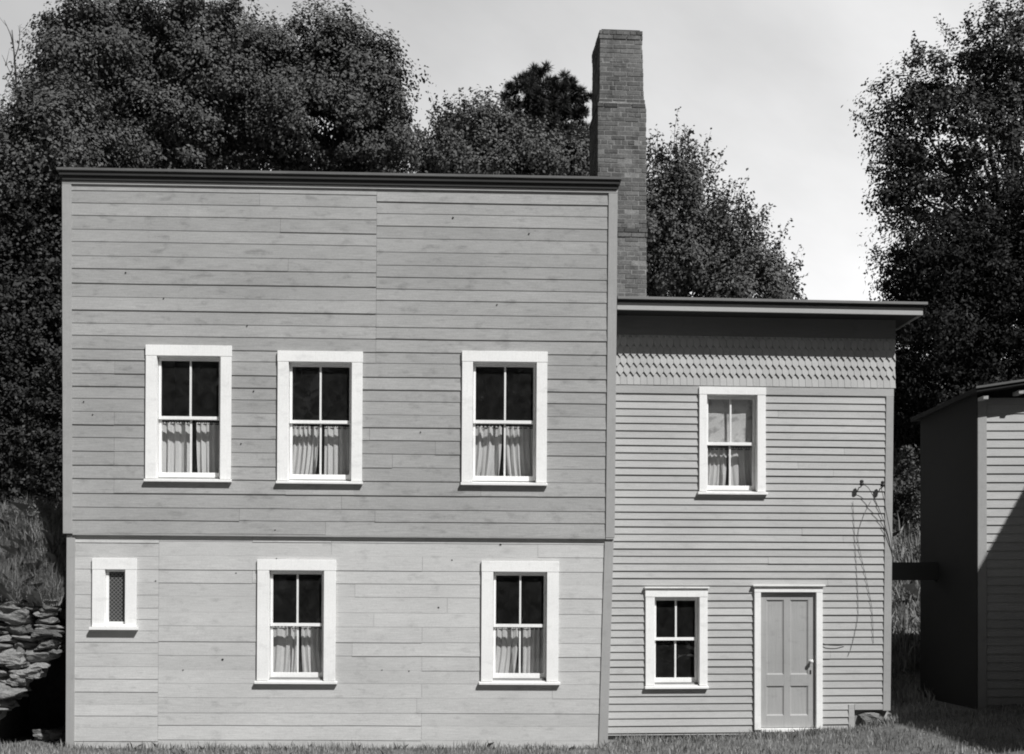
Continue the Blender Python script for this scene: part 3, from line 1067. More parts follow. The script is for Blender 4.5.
# ------------------------------------------------------------------ curtains (hang behind the sashes)
pos_word = {0: 'left', 1: 'right'}
for Mx, ox0, ox1, ozb, ozt, zr, yy, spec, lab in CURTAINS:
    if not spec:
        continue
    kind, sd = spec
    rr = random.Random(sd)
    # rod
    ztop_c = zr - .035
    mid = (ox0 + ox1) / 2
    for s in (0, 1):
        gap = rr.choice([.004, .012, .03, .05])
        a, b = (ox0 - .10, mid - gap) if s == 0 else (mid + gap, ox1 + .10)
        me = curtain_mesh(a, b, ozb - .04, ztop_c, yy + .04, sd * 10 + s, lean=rr.uniform(-.09, .02) if s == 0 else rr.uniform(-.02, .09), amp=rr.uniform(.022, .042))
        o = me.build('curtain', M['curtain'], None, smooth=True, recalc=False)
        o.matrix_world = Mx
        tag(o, '%s cafe curtain behind the lower sash of the %s' % (pos_word[s], lab), 'curtain', 'thin cafe curtains in the windows')
    rod = MB(); rod.tube([(ox0 - .05, yy + .04, ztop_c - .02), (ox1 + .05, yy + .04, ztop_c - .02)], .006, 6)
    ro = rod.build('curtain_rod', M['iron'])
    ro.matrix_world = Mx
    tag(ro, 'thin curtain rod across the %s' % lab, 'curtain rod', 'rods of the cafe curtains')
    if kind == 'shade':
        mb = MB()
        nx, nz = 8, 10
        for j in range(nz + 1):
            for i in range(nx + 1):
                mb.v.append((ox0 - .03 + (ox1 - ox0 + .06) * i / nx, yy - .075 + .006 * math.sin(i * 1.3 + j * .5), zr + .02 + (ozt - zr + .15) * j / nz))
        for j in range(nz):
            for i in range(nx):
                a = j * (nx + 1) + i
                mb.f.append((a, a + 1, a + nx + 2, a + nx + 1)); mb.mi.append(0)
        o = mb.build('added_window_shade', M['shade'], None, smooth=True, recalc=False)
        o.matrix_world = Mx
        tag(o, 'added pale shade with painted reflections behind the upper sash of the clapboard house window', 'window shade')

# ------------------------------------------------------------------ insulators and wires on the clapboard house
def wpt(px, py, d):
    x, z = loc_of(M2, px, py, d)
    return Vector((x, d, z))


for i, (px, py, side) in enumerate(((859.5, 486, 'left'), (880.5, 487, 'right'))):
    root = empty('insulator', M2 @ Matrix.Translation(wpt(px, py, -.03)))
    tag(root, 'dark wire insulator on the clapboards near the corner, %s one of the two' % side, 'insulator', 'wire insulators on the clapboards')
    mb = MB(); mb.tube([(0, .03, -.02), (0, -.05, -.02), (0, -.085, .0), (0, -.09, .03)], .008, 6)
    mb.build('bracket', M['iron'], root)
    mb = MB(); mb.lathe([(.018, -.005), (.034, .01), (.034, .03), (.022, .04), (.03, .052), (.026, .075), (.01, .082)], (0, -.09, .0), 'Z', 12)
    mb.build('knob', M['iron'], root, smooth=True)


def spline(pts, n=10):
    out = []
    P = [pts[0]] + pts + [pts[-1]]
    for i in range(1, len(P) - 2):
        for k in range(n):
            t = k / n
            a, b, c, d = P[i - 1], P[i], P[i + 1], P[i + 2]
            out.append(.5 * ((2 * b) + (-a + c) * t + (2 * a - 5 * b + 4 * c - d) * t * t + (-a + 3 * b - 3 * c + d) * t ** 3))
    out.append(pts[-1])
    return out


wires = [
    ('wire', [(859.5, 484.5, -.12), (867, 486.5, -.12), (874, 498, -.11), (883, 519, -.07), (889, 540, -.05), (891.5, 555, -.02)], .005, 'wire', 'black wire looping from the left insulator over the corner board'),
    ('wire', [(880.5, 485, -.12), (884, 500, -.11), (887, 516, -.09), (891, 538, -.06), (892, 560, -.02)], .005, 'wire', 'black wire dropping from the right insulator along the corner board'),
    ('wire', [(853, 501, -.03), (854.5, 534, -.028), (856, 560, -.026), (858, 600, -.026), (857.5, 620, -.026), (852, 645, -.027), (848, 656, -.026)], .0035, 'shadowwire', 'thin grey strand drawn as a wire shadow straight down the clapboards, left of the other'),
    ('wire', [(871, 501, -.03), (864, 515, -.03), (858, 535, -.03), (861, 555, -.03), (867, 582, -.03), (872, 610, -.03), (873.5, 643, -.03)], .0035, 'shadowwire', 'thin grey strand drawn as a wire shadow bowing across the clapboards near the corner board'),
    ('wire', [(823, 643.5, -.03), (828, 645, -.05), (838, 645.5, -.05), (845, 644.8, -.03)], .006, 'wire', 'short dark wire stub on the clapboards right of the door'),
]
for nm, pts, r_, mt, lab in wires:
    mb = MB()
    mb.tube(spline([wpt(*p) for p in pts], 8), r_, 5)
    o = mb.build(nm, M[mt], None, smooth=True)
    o.matrix_world = M2
    tag(o, lab, 'wire', 'loose wires on the clapboards')

# ------------------------------------------------------------------ rock under the corner, fallen bits
def rock_mesh(mb, c, size, rr, sub=2, rough=.16, flat=1.0):
    """a lumpy angular stone: a cube sphere pushed about"""
    n = 2 ** sub + 1
    k = [(rr.uniform(1, 3), rr.uniform(1, 3), rr.uniform(1, 3), rr.uniform(0, 6), rr.uniform(0, 6)) for _ in range(3)]
    planes = []
    for _ in range(11):
        v = Vector((rr.gauss(0, 1), rr.gauss(0, 1), rr.gauss(0, 1))).normalized()
        planes.append((v, rr.uniform(.58, .95)))
    idx = {}
    def vert(p):
        key = (round(p[0], 4), round(p[1], 4), round(p[2], 4))
        if key in idx: return idx[key]
        v = Vector(p)
        q = v.lerp(v.normalized() * 1.2, .14)
        for pl, dd_ in planes:
            e = q.dot(pl) - dd_
            if e > 0: q -= pl * e * .85
        s = 1
        for a, b, cc, p1, p2 in k:
            s += rough / 3 * math.sin(a * q.x * 2 + p1) * math.sin(b * q.y * 2 + p2) * math.sin(cc * q.z * 2 + p1 + 1) * 2
        s += .036 * math.sin(7.1 * q.x + 3 * q.z + k[0][3]) * math.sin(9.3 * q.z + k[1][3]) + .02 * math.sin(15 * q.x + k[2][3]) * math.sin(13 * q.y + 11 * q.z)
        q = q * s
        mb.v.append((c[0] + q.x * size[0], c[1] + q.y * size[1], c[2] + q.z * size[2]))
        idx[key] = len(mb.v) - 1
        return idx[key]
    st = [-1 + 2 * i / (n - 1) for i in range(n)]
    for ax in range(3):
        for sg in (-1, 1):
            for i in range(n - 1):
                for j in range(n - 1):
                    quad = []
                    for a, b in ((i, j), (i + 1, j), (i + 1, j + 1), (i, j + 1)):
                        p = [0, 0, 0]
                        p[ax] = sg; p[(ax + 1) % 3] = st[a]; p[(ax + 2) % 3] = st[b]
                        quad.append(vert(p))
                    if sg < 0: quad.reverse()
                    mb.f.append(tuple(quad)); mb.mi.append(0)


rr = random.Random(3)
p = M2 @ wpt(868, 716.5, .1)
mb = MB(); rock_mesh(mb, p, (.19, .16, .10), rr)
tag(mb.build('rock', M['stone']), 'rough foundation rock under the right corner of the clapboard house', 'rock')
p = M2 @ wpt(883, 716, .25)
mb = MB(); rock_mesh(mb, p, (.11, .16, .09), rr)
tag(mb.build('rock', M['stone']), 'smaller shaded rock beside the foundation rock, at the house corner', 'rock')

# ------------------------------------------------------------------ dry-stone retaining wall (left)
mb = MB()
rr = random.Random(12)
wx1 = -6.30
zz = -.05
WY = -.10
def wall_edge(z):
    """recess added near the house to hold a dark wedge of shade: right-hand end of the laid stones at height z"""
    if z > 1.42: return wx1 - .07
    return wx1 - .0 - (1.42 - z) * .93  # diagonal gap shaped to make the shade wedge
def stone(x, y, z, a, b, c):
    rock_mesh(mb, (x, y, z), (a, b, c), rr, sub=3 if x > -7.7 else 2)
while zz < 2.03:
    hh = rr.choice([.07, .09, .11, .13, .16, .19])
    if zz + hh > 2.10: hh = max(.07, 2.10 - zz)
    x = wall_edge(zz + hh * .5) - rr.uniform(-.04, .04)
    while x > -9.6:
        ww = hh * rr.uniform(1.3, 2.9) + rr.uniform(.04, .1)
        ww = min(ww, .62)
        n_ = 2 if (hh > .15 and rr.random() < .3) else 1
        f_ = rr.uniform(.4, .6)
        for zc_, h_ in (((zz + hh / 2, hh),) if n_ == 1 else ((zz + hh * f_ / 2, hh * f_), (zz + hh * (1 + f_) / 2, hh * (1 - f_)))):
            stone(x - ww / 2, WY + rr.uniform(-.05, .05) + .04 * zz, zc_ + rr.uniform(-.012, .012), ww * .60, .2, h_ * .66)
        x -= ww + .004
    zz += hh * .96
for k in range(130):
    z_ = rr.uniform(0, 2.0)
    rock_mesh(mb, (min(wall_edge(z_) - .1, rr.uniform(-9.5, -6.35)), WY + rr.uniform(.0, .12), z_), (rr.uniform(.06, .18), .12, rr.uniform(.04, .09)), rr)
for k in range(26):
    rock_mesh(mb, (rr.uniform(-7.0, -6.5), rr.uniform(.7, 1.35), rr.uniform(-.02, .10)), (rr.uniform(.08, .22), .14, rr.uniform(.05, .10)), rr)
for k in range(22):
    rock_mesh(mb, (rr.uniform(-7.6, -6.45), rr.uniform(.12, .5), rr.uniform(1.45, 1.95)), (rr.uniform(.15, .3), .2, rr.uniform(.06, .1)), rr)
o = mb.build('stone_wall', M['stone'])
tag(o, 'dry-stone retaining wall of rough grey stones at the left edge, below the grassy bank', 'stone wall')
# earth behind the stones
mb = MB()
pts = []
mb.box(-60, -7.45, .05, 1.95, -.4, 2.0)
mb.box(-7.448, -6.64, 1.5, 1.95, -.4, 2.05)
mb.hexa([(-7.448, .10, 1.62), (-6.5, .10, 1.62), (-6.5, 1.6, 1.5), (-7.448, 1.6, 1.5), (-7.448, .02, 2.03), (-6.5, .02, 2.03), (-6.5, 1.95, 2.1), (-7.448, 1.95, 2.1)])
o = mb.build('bank_earth', M['soil'])
tag(o, kind='structure')
xs = np.concatenate([[-120, -60, -30], np.linspace(-16, -6.9, 24), [-6.5]])
ys = np.linspace(-.12, 1.9, 14)
tag(grid_sheet('bank_top', xs, ys, hill_z, M['bankturf'], skirt=None), kind='structure')

# ------------------------------------------------------------------ neighbouring shed at the right edge
M3 = frame(at(977, 704, 17.9), R(0.0), 0.0)
sh = empty('neighbour_shed', M3)
tag(sh, 'clapboard outbuilding cut off by the right edge, half in deep shade, low sloping roof', 'outbuilding')
zrk = loc_of(M3, 977, 386, -.30)[1]
sl = .15
SW_, SD = 3.2, 2.45
zwall = loc_of(M3, 977, 398, 0)[1]
mb = MB()
lap_siding(mb, -.4, zwall, lambda z: .13, lambda z: SW_, .128, [], .019, 0.0, seglen=(1.5, 3.2), wob=.001, rnd=rs)
z = zwall
mb.build('clapboard_siding', M['clap'], sh)
mb = MB(); mb.box(0, .135, -.03, .02, -.4, zwall); mb.build('corner_board', M['trimgrey'], sh, bevel=.003)
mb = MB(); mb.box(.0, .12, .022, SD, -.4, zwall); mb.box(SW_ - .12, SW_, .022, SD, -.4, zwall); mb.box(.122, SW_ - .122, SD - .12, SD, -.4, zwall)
mb.box(-.012, -.0005, -.029, SD, -.4, zwall + .1)  # thin black sheet over the corner board's edge, deepening the shade
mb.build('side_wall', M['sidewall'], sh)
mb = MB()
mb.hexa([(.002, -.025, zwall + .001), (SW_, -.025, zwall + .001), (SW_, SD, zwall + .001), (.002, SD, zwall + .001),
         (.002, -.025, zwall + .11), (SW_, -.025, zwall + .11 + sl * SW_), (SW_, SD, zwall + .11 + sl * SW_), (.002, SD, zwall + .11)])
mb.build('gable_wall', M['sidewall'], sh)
mb = MB()
xa, xb = -.13, SW_ + .3
za, zb_ = zrk + sl * xa, zrk + sl * xb
mb.hexa([(xa, -.31, za - .07), (xb, -.31, zb_ - .07), (xb, SD + .15, zb_ - .07), (xa, SD + .15, za - .07),
         (xa, -.31, za - .0), (xb, -.31, zb_ - .0), (xb, SD + .15, zb_ - .0), (xa, SD + .15, za - .0)])
mb.build('roof', M['roof'], sh, bevel=.004)
mb = MB()
mb.hexa([(xa - .01, -.335, za - .02), (xb, -.335, zb_ - .02), (xb, -.3125, zb_ - .02), (xa - .01, -.3125, za - .02),
         (xa - .01, -.335, za + .012), (xb, -.335, zb_ + .012), (xb, -.3125, zb_ + .012), (xa - .01, -.3125, za + .012)])
mb.build('roof_edge', M['cap2'], sh)
for px, py in ((986, 397.5), (1021.5, 392)):
    x, z = loc_of(M3, px, py, -.25)
    mb = MB(); mb.box(x - .036, x + .036, -.25, .0, z - .022, z + .03); mb.build('rafter_end', M['trimgreyh'], sh)

# beam across the gap
a = at(885, 571, 19.6); b = at(935, 571, 19.6)
mb = MB(); mb.box(a.x, M3.translation.x - .002, a.y - .09, a.y + .09, a.z - .15, a.z + .14)
tag(mb.build('timber_beam', M['darkwood']), 'dark timber beam bridging the gap between the clapboard house and the outbuilding', 'beam')

# tall barn beyond the right edge, whose shadow falls across the outbuilding
bx = 10.3
bn = empty('barn', Matrix.Translation((bx, -8.2, .4)))
tag(bn, 'tall dark boarded barn standing out of view at the right, shading the outbuilding', 'barn')
BT = 7.75
mb = MB(); mb.box(0, 7, 0, 10.5, -.8, BT - .25); mb.build('wall', M['sidewall'], bn)
mb = MB()
mb.extrude([(-.15, BT - .24), (7.15, BT - .24), (7.15, BT), (-.15, BT)], -.15, 10.65)
mb.build('roof', M['roof'], bn)

# ------------------------------------------------------------------ vegetation helpers
def quads(c, nrm, up, ln, wd):
    """leaf quads: centre, normal, direction; diamond-ish leaf of length ln and width wd"""
    t = np.cross(nrm, up)
    t /= np.linalg.norm(t, axis=1, keepdims=True) + 1e-9
    u = np.cross(t, nrm)
    u /= np.linalg.norm(u, axis=1, keepdims=True) + 1e-9
    ln = ln[:, None]; wd = wd[:, None]
    a = c - u * ln * .5
    b = c + t * wd * .5 + u * ln * .05 + nrm * wd * .12
    d = c - t * wd * .5 + u * ln * .05 + nrm * wd * .12
    e = c + u * ln * .5
    return np.stack([a, b, e, d], axis=1).reshape(-1, 3)


def unit(v):
    return v / (np.linalg.norm(v, axis=1, keepdims=True) + 1e-9)


def crown_points(lobes, clumps, per, cr, rg, shell_bias=.5, droop=0.0, stretch=.4):
    """lobes: (centre, (rx,ry,rz)); returns leaf centres, outward dirs, clump centres"""
    vol = np.array([l[1][0] * l[1][1] * l[1][2] for l in lobes]) ** .75
    pk = rg.choice(len(lobes), clumps, p=vol / vol.sum())
    d = unit(rg.normal(size=(clumps, 3)))
    rad = rg.random(clumps) ** (shell_bias * .6)
    rad *= 1 + rg.normal(0, .11, clumps)
    C = np.array([lobes[k][0] for k in pk]) + d * rad[:, None] * np.array([lobes[k][1] for k in pk])
    idx = np.repeat(np.arange(clumps), per)
    n = len(idx)
    crad = cr * rg.uniform(.45, 1.65, clumps)
    off = unit(rg.normal(size=(n, 3))) * (rg.random(n) ** .45 * (1 + .12 * rg.normal(size=n)))[:, None] * crad[idx][:, None] * 1.9 * np.array([.55 - .25 * (stretch - .4), .55 - .25 * (stretch - .4), stretch])
    P = C[idx] + off
    out = unit(off + .9 * d[idx] * crad[idx][:, None])
    P[:, 2] -= droop * (off[:, 0] ** 2 + off[:, 1] ** 2)
    return P, out, C, d


def limbs(mb, base, top, rad, targets, rg, twigs=None):
    base = Vector(base); top = Vector(top)
    n = 7
    pts = [base.lerp(top, i / n) + Vector((rg.normal(0, .07), rg.normal(0, .07), 0)) * (i > 0) for i in range(n + 1)]
    mb.tube(pts, [rad * (1.25 if i == 0 else 1 - .75 * i / n) for i in range(n + 1)], 8)
    ends = []
    for t in targets:
        t = Vector(t)
        i = int(min(n - 1, max(1, 1 + (n - 2) * rg.random())))
        # start lower than the target
        cand = [k for k in range(1, n) if pts[k].z < t.z - .3]
        i = cand[min(len(cand) - 1, int(len(cand) * rg.uniform(.4, .95)))] if cand else 1
        s = pts[i]
        m = s.lerp(t, .5) + Vector((rg.normal(0, .2), rg.normal(0, .2), .25))
        r0 = rad * (1 - .75 * i / n) * .5
        q = spline([s, m, t], 5)
        mb.tube(q, [max(.008, r0 * (1 - .85 * k / (len(q) - 1))) for k in range(len(q))], 6)
        ends.append((q, r0))
    if twigs is not None and ends:
        for t in twigs:
            t = Vector(t)
            q, r0 = min(ends, key=lambda e: min((p - t).length for p in e[0][3:]))
            s = min(q[3:], key=lambda p: (p - t).length)
            m = s.lerp(t, .5) + Vector((rg.normal(0, .06), rg.normal(0, .06), .05))
            mb.tube(spline([s, m, t], 3), [.016, .014, .012, .010, .008, .006, .004][:7], 4, cap=False)


def tree(name, label, cat, lobes_px, depth, thick, base_px, mat, clumps, per, cr, leaf, seed, trunk=.16, group=None, shell_bias=.55, zbase=None, upb=.5, aspect=.62, twigs=60, stretch=.4, sprays=140, spray_len=.22, spray_up=.35):
    """lobes_px: (px, py, rx_px, ry_px[, depth offset]) seen from the camera's side, given real depth"""
    rg = np.random.default_rng(seed)
    lobes = []
    for l in lobes_px:
        dz = l[4] if len(l) > 4 else 0.0
        dp = depth + dz
        c = at(l[0], l[1], dp)
        rx, rz = l[2] / FPX * dp, l[3] / FPX * dp
        ry = thick if thick else (rx + rz) / 2
        lobes.append((np.array(c), (rx, min(ry, max(rx, rz) * 1.1), rz)))
    bx_ = at(base_px, 605, depth)
    gz = float(hill_z(bx_.x, bx_.y)) if zbase is None else zbase
    base = Vector((bx_.x, bx_.y, gz - .15))
    root = empty(name, Matrix.Translation(base))
    tag(root, label, cat, group)
    P, out, C, d = crown_points(lobes, clumps, per, cr, rg, shell_bias, 0.0, stretch)
    # loose sprays of leaves standing out of the crown's outline
    vol = np.array([l[1][0] * l[1][2] for l in lobes]); pk = rg.choice(len(lobes), sprays, p=vol / vol.sum())
    sd = unit(rg.normal(size=(sprays, 3)) * np.array([1, .6, 1]) + np.array([0, 0, spray_up]))
    LR = np.array([lobes[k][1] for k in pk]); LC = np.array([lobes[k][0] for k in pk])
    S0 = LC + sd * LR * .80
    S1 = LC + sd * LR * (1.02 + spray_len * rg.random((sprays, 1))) + rg.normal(0, .12, (sprays, 3)) + np.array([0, 0, .12 * spray_up / .35])
    m_ = 34
    tt = np.tile(np.linspace(0, 1, m_), sprays)[:, None]
    si = np.repeat(np.arange(sprays), m_)
    sp_ = S0[si] * (1 - tt) + S1[si] * tt + rg.normal(size=(sprays * m_, 3)) * (.13 * (1 - .6 * tt))
    P = np.concatenate([P, sp_]); out = np.concatenate([out, unit(sd[si] + rg.normal(size=(sprays * m_, 3)) * .8)])
    n = len(P)
    nr = unit(out * 1.0 + rg.normal(size=(n, 3)) * .42 + np.array([0, 0, upb]))
    up = unit(rg.normal(size=(n, 3)) + out * .5)
    ln = leaf * rg.uniform(.65, 1.35, n)
    V = quads(P - np.array(base), nr, up, ln, ln * aspect * rg.uniform(.8, 1.2, n))
    np_mesh('crown', V, 4, mat, root)
    mb = MB()
    cz = [l[0] for l in lobes]
    hi = max(lobes, key=lambda l: l[0][2] + l[1][2])
    top = Vector(hi[0]) + Vector((0, 0, hi[1][2] * .6))
    tw = [Vector(c) - base for c in C[rg.choice(len(C), min(twigs, len(C)), replace=False)]]
    tg = []
    for l in lobes:
        tg.append(Vector(l[0]) - base)
        for k in range(2):
            v = rg.normal(size=3); v /= np.linalg.norm(v)
            tg.append(Vector(l[0] + v * np.array(l[1]) * .75) - base)
    limbs(mb, (0, 0, 0), top - base, trunk, tg, rg, tw)
    for a_, b_ in zip(S0, S1):
        a_, b_ = Vector(a_) - base, Vector(b_) - base
        mb.tube([a_, a_.lerp(b_, .5) + Vector(rg.normal(0, .03, 3)), b_], [.008, .006, .003], 3, cap=False)
    mb.build('trunk', M['bark'], root, smooth=True)
    return root


GR = 'broadleaf trees on the slope behind the houses'
tree('broadleaf_tree', 'tall dark broadleaf tree at the far left edge behind the grassy bank', 'tree',
     [(88, 70, 46, 58), (66, 125, 44, 50), (22, 185, 55, 75, -1), (70, 160, 60, 70, -1.2), (108, 42, 45, 50)],
     27, 2.2, 45, M['leaf'], 430, 270, .44, .085, 101, group=GR)
tree('broadleaf_tree', 'second broadleaf tree from the left, its crown rising past the top of the photo', 'tree',
     [(190, 45, 50, 55), (150, 70, 50, 60), (215, 95, 55, 60), (165, 145, 70, 60), (235, 45, 30, 40), (120, 160, 60, 60)],
     28, 2.2, 180, M['leaf'], 390, 270, .44, .085, 102, group=GR)
tree('broadleaf_tree', 'broad round-topped tree ending the left mass of foliage above the plank house', 'tree',
     [(290, 75, 55, 55), (335, 75, 45, 50), (255, 90, 45, 60), (375, 95, 38, 55), (390, 140, 32, 45), (320, 140, 80, 50), (345, 50, 30, 30), (250, 150, 60, 50)],
     29, 2.2, 310, M['leaf'], 430, 270, .44, .085, 103, group=GR)
tree('broadleaf_tree', 'low bushy tree above the roofline just left of the chimney, below the pine', 'tree',
     [(455, 145, 26, 32), (485, 140, 30, 32), (520, 165, 40, 30), (560, 172, 38, 28), (440, 165, 25, 30), (500, 175, 90, 30), (580, 165, 20, 30)],
     30, 1.8, 500, M['leafpale'], 380, 160, .32, .085, 104, group=GR, upb=.3, stretch=.7, sprays=220, spray_len=.3, spray_up=.8)
tree('broadleaf_tree', 'feathery tree with upright shoots between the chimney and the open sky', 'tree',
     [(668, 195, 26, 48), (690, 220, 40, 50), (720, 245, 40, 40), (748, 268, 34, 32), (775, 285, 22, 22), (680, 270, 60, 50), (655, 240, 30, 60), (740, 300, 60, 30)],
     26, 1.8, 690, M['leafpale'], 330, 150, .28, .078, 105, group=GR, upb=.3, stretch=.8, sprays=260, spray_len=.42, spray_up=1.0)
tree('broadleaf_tree', 'tall open-crowned tree at the right with sky showing through its leaves', 'tree',
     [(985, 70, 50, 55), (940, 90, 45, 45), (905, 115, 38, 40), (950, 140, 60, 50), (890, 165, 26, 40), (1010, 130, 60, 70), (925, 185, 38, 34), (975, 215, 60, 50), (1040, 60, 50, 60), (895, 205, 22, 26)],
     33, 2.0, 985, M['leafdark'], 330, 120, .42, .10, 106, trunk=.2, group=GR, twigs=120, sprays=260, spray_len=.3)
tree('dark_evergreen', 'black dense evergreen between the clapboard house and the outbuilding', 'tree',
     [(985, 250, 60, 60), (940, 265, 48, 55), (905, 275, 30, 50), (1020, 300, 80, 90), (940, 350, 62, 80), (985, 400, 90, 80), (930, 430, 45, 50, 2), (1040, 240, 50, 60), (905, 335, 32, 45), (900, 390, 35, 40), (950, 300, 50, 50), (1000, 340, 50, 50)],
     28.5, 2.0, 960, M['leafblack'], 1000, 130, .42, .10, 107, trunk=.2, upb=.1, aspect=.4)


def pine(label, px, py_top, py_bot, depth, seed, halfw):
    rg = np.random.default_rng(seed)
    top = at(px, py_top, depth); 
    gz = float(hill_z(top.x, top.y))
    base = Vector((top.x, top.y, gz - .1))
    root = empty('pine_tree', Matrix.Translation(base))
    tag(root, label, 'pine tree')
    mb = MB()
    ht = top.z - base.z
    mb.tube([Vector((0, 0, ht * i / 8)) for i in range(9)], [.16 * (1 - .93 * i / 8) for i in range(9)], 8)
    tips = []
    zbot = at(px, py_bot, depth).z - base.z
    for k in range(30):
        f = (k + .5) / 30
        z = ht - .05 - (ht - zbot) * f
        reach = halfw * (.10 + .9 * f ** .65) * rg.uniform(.55, 1.1)
        az = k * 2.4 + rg.uniform(-.5, .5)
        e = Vector((math.cos(az) * reach, math.sin(az) * reach, z + reach * rg.uniform(.15, .5)))
        s = Vector((0, 0, z - .1))
        q = spline([s, s.lerp(e, .5) - Vector((0, 0, .08)), e], 5)
        mb.tube(q, [max(.008, .035 * (1 - i / len(q))) for i in range(len(q))], 5)
        nt = max(4, int(reach * 9))
        for j in range(nt):
            t = .35 + .65 * (j + 1) / nt
            p = q[min(len(q) - 1, int(t * (len(q) - 1)))]
            tips.append(p + Vector(rg.normal(0, .11, 3)))
    tips.append(Vector((0, 0, ht)))
    T = np.array(tips)
    idx = np.repeat(np.arange(len(T)), 190)
    n = len(idx)
    d = unit(rg.normal(size=(n, 3)) + np.array([0, 0, .35]))
    L_ = rg.uniform(.10, .25, n)
    c = T[idx] + d * L_[:, None] * .55
    nr = unit(np.cross(d, rg.normal(size=(n, 3))))
    V = quads(c, nr, d, L_, np.full(n, .017))
    np_mesh('crown', V, 4, M['needle'], root)
    mb.build('trunk', M['bark'], root, smooth=True)
    return root


pine('dark pine with tufted twin tops standing above the trees left of the chimney', 534, 70, 175, 33, 201, 1.55)
# second leader of the same pine group
pine('smaller pine leaning against the chimney, right of the tufted pine', 565, 85, 175, 33.5, 202, 1.35)

# bare dead tree at the upper left corner
rg = np.random.default_rng(77)
b0 = at(16, 200, 31)
root = empty('dead_tree', Matrix.Translation((b0.x, b0.y, float(hill_z(b0.x, b0.y)) - .1)))
tag(root, 'thin leafless tree with bare twigs against the sky in the top left corner', 'tree')
o_ = root.matrix_world.translation
mb = MB()
main = [Vector((0, 0, 0)), at(18, 150, 31) - o_, at(16, 80, 31) - o_, at(12, 30, 31) - o_]
q = spline(main, 6)
mb.tube(q, [max(.01, .06 * (1 - .85 * i / len(q))) for i in range(len(q))], 6)
for a, b in (((16, 90), (2, 55)), ((17, 110), (30, 60)), ((14, 60), (20, 25)), ((17, 100), (4, 75)), ((13, 45), (4, 20)), ((17, 120), (6, 95))):
    A, B = at(*a, 31) - o_, at(*b, 31 + rg.uniform(-.5, .5)) - o_
    q = spline([A, A.lerp(B, .5) + Vector((.05, 0, -.05)), B], 4)
    mb.tube(q, [max(.005, .018 * (1 - .8 * i / len(q))) for i in range(len(q))], 5)
    for k in range(3):
        s = q[2 + k * 2]; e = s + Vector((rg.normal(0, .15), rg.normal(0, .1), rg.uniform(.1, .35)))
        mb.tube([s, s.lerp(e, .5), e], [.007, .005, .003], 4)
mb.build('trunk', M['bark'], root, smooth=True)

# shrubs on the bank
def shrub(label, px, py, depth, rx, ry, mat, n, seed, leaf=.09, group=None):
    rg = np.random.default_rng(seed)
    c = at(px, py, depth)
    gz = float(hill_z(c.x, c.y))
    base = Vector((c.x, c.y, gz - .05))
    root = empty('shrub', Matrix.Translation(base))
    tag(root, label, 'shrub', group)
    r = (rx / FPX * depth, rx / FPX * depth, ry / FPX * depth)
    lob = [(np.array(c - base), r)]
    P, out, C, d = crown_points(lob, n, 60, .2 if rx > 20 else .09, rg, .6)
    k = len(P)
    nr = unit(out * .5 + rg.normal(size=(k, 3)) * .7 + np.array([0, 0, .4]))
    ln = leaf * rg.uniform(.6, 1.4, k)
    np_mesh('foliage', quads(P, nr, unit(rg.normal(size=(k, 3))), ln, ln * .55), 4, mat, root)
    mb = MB()
    for t in range(7):
        e = Vector(C[rg.integers(len(C))])
        mb.tube(spline([Vector((rg.normal(0, .05), rg.normal(0, .05), 0)), e * .5 + Vector((0, 0, .1)), e], 4), .012, 5)
    mb.build('stem', M['bark'], root, smooth=True)


GS = 'shrubs on the grassy bank'
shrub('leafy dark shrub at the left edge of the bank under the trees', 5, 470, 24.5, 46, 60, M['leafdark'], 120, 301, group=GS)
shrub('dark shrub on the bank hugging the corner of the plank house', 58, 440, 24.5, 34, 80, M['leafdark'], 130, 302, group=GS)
UG = 'dark young trees on the bank'
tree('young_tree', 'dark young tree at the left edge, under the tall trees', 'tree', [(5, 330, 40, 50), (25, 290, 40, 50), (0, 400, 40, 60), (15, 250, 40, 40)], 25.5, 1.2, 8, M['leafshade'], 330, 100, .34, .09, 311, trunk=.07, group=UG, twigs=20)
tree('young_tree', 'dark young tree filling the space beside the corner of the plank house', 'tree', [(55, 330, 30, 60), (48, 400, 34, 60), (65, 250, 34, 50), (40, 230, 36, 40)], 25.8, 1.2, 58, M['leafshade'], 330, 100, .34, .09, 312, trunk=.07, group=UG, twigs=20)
for i_, (px_, py_, rx_, ry_) in enumerate(((12, 530, 14, 22), (40, 520, 13, 24), (26, 555, 12, 16))):
    shrub('%s pale weedy clump in the grass above the stone wall' % ('leftmost', 'rightmost', 'lowest')[i_], px_, py_, 17.7, rx_, ry_, M['weed'], 16, 320 + i_, leaf=.045, group='weeds on the bank')
shrub('low weedy shrub in the gap beside the clapboard house', 905, 500, 27, 22, 45, M['leaf'], 50, 303, group=GS)

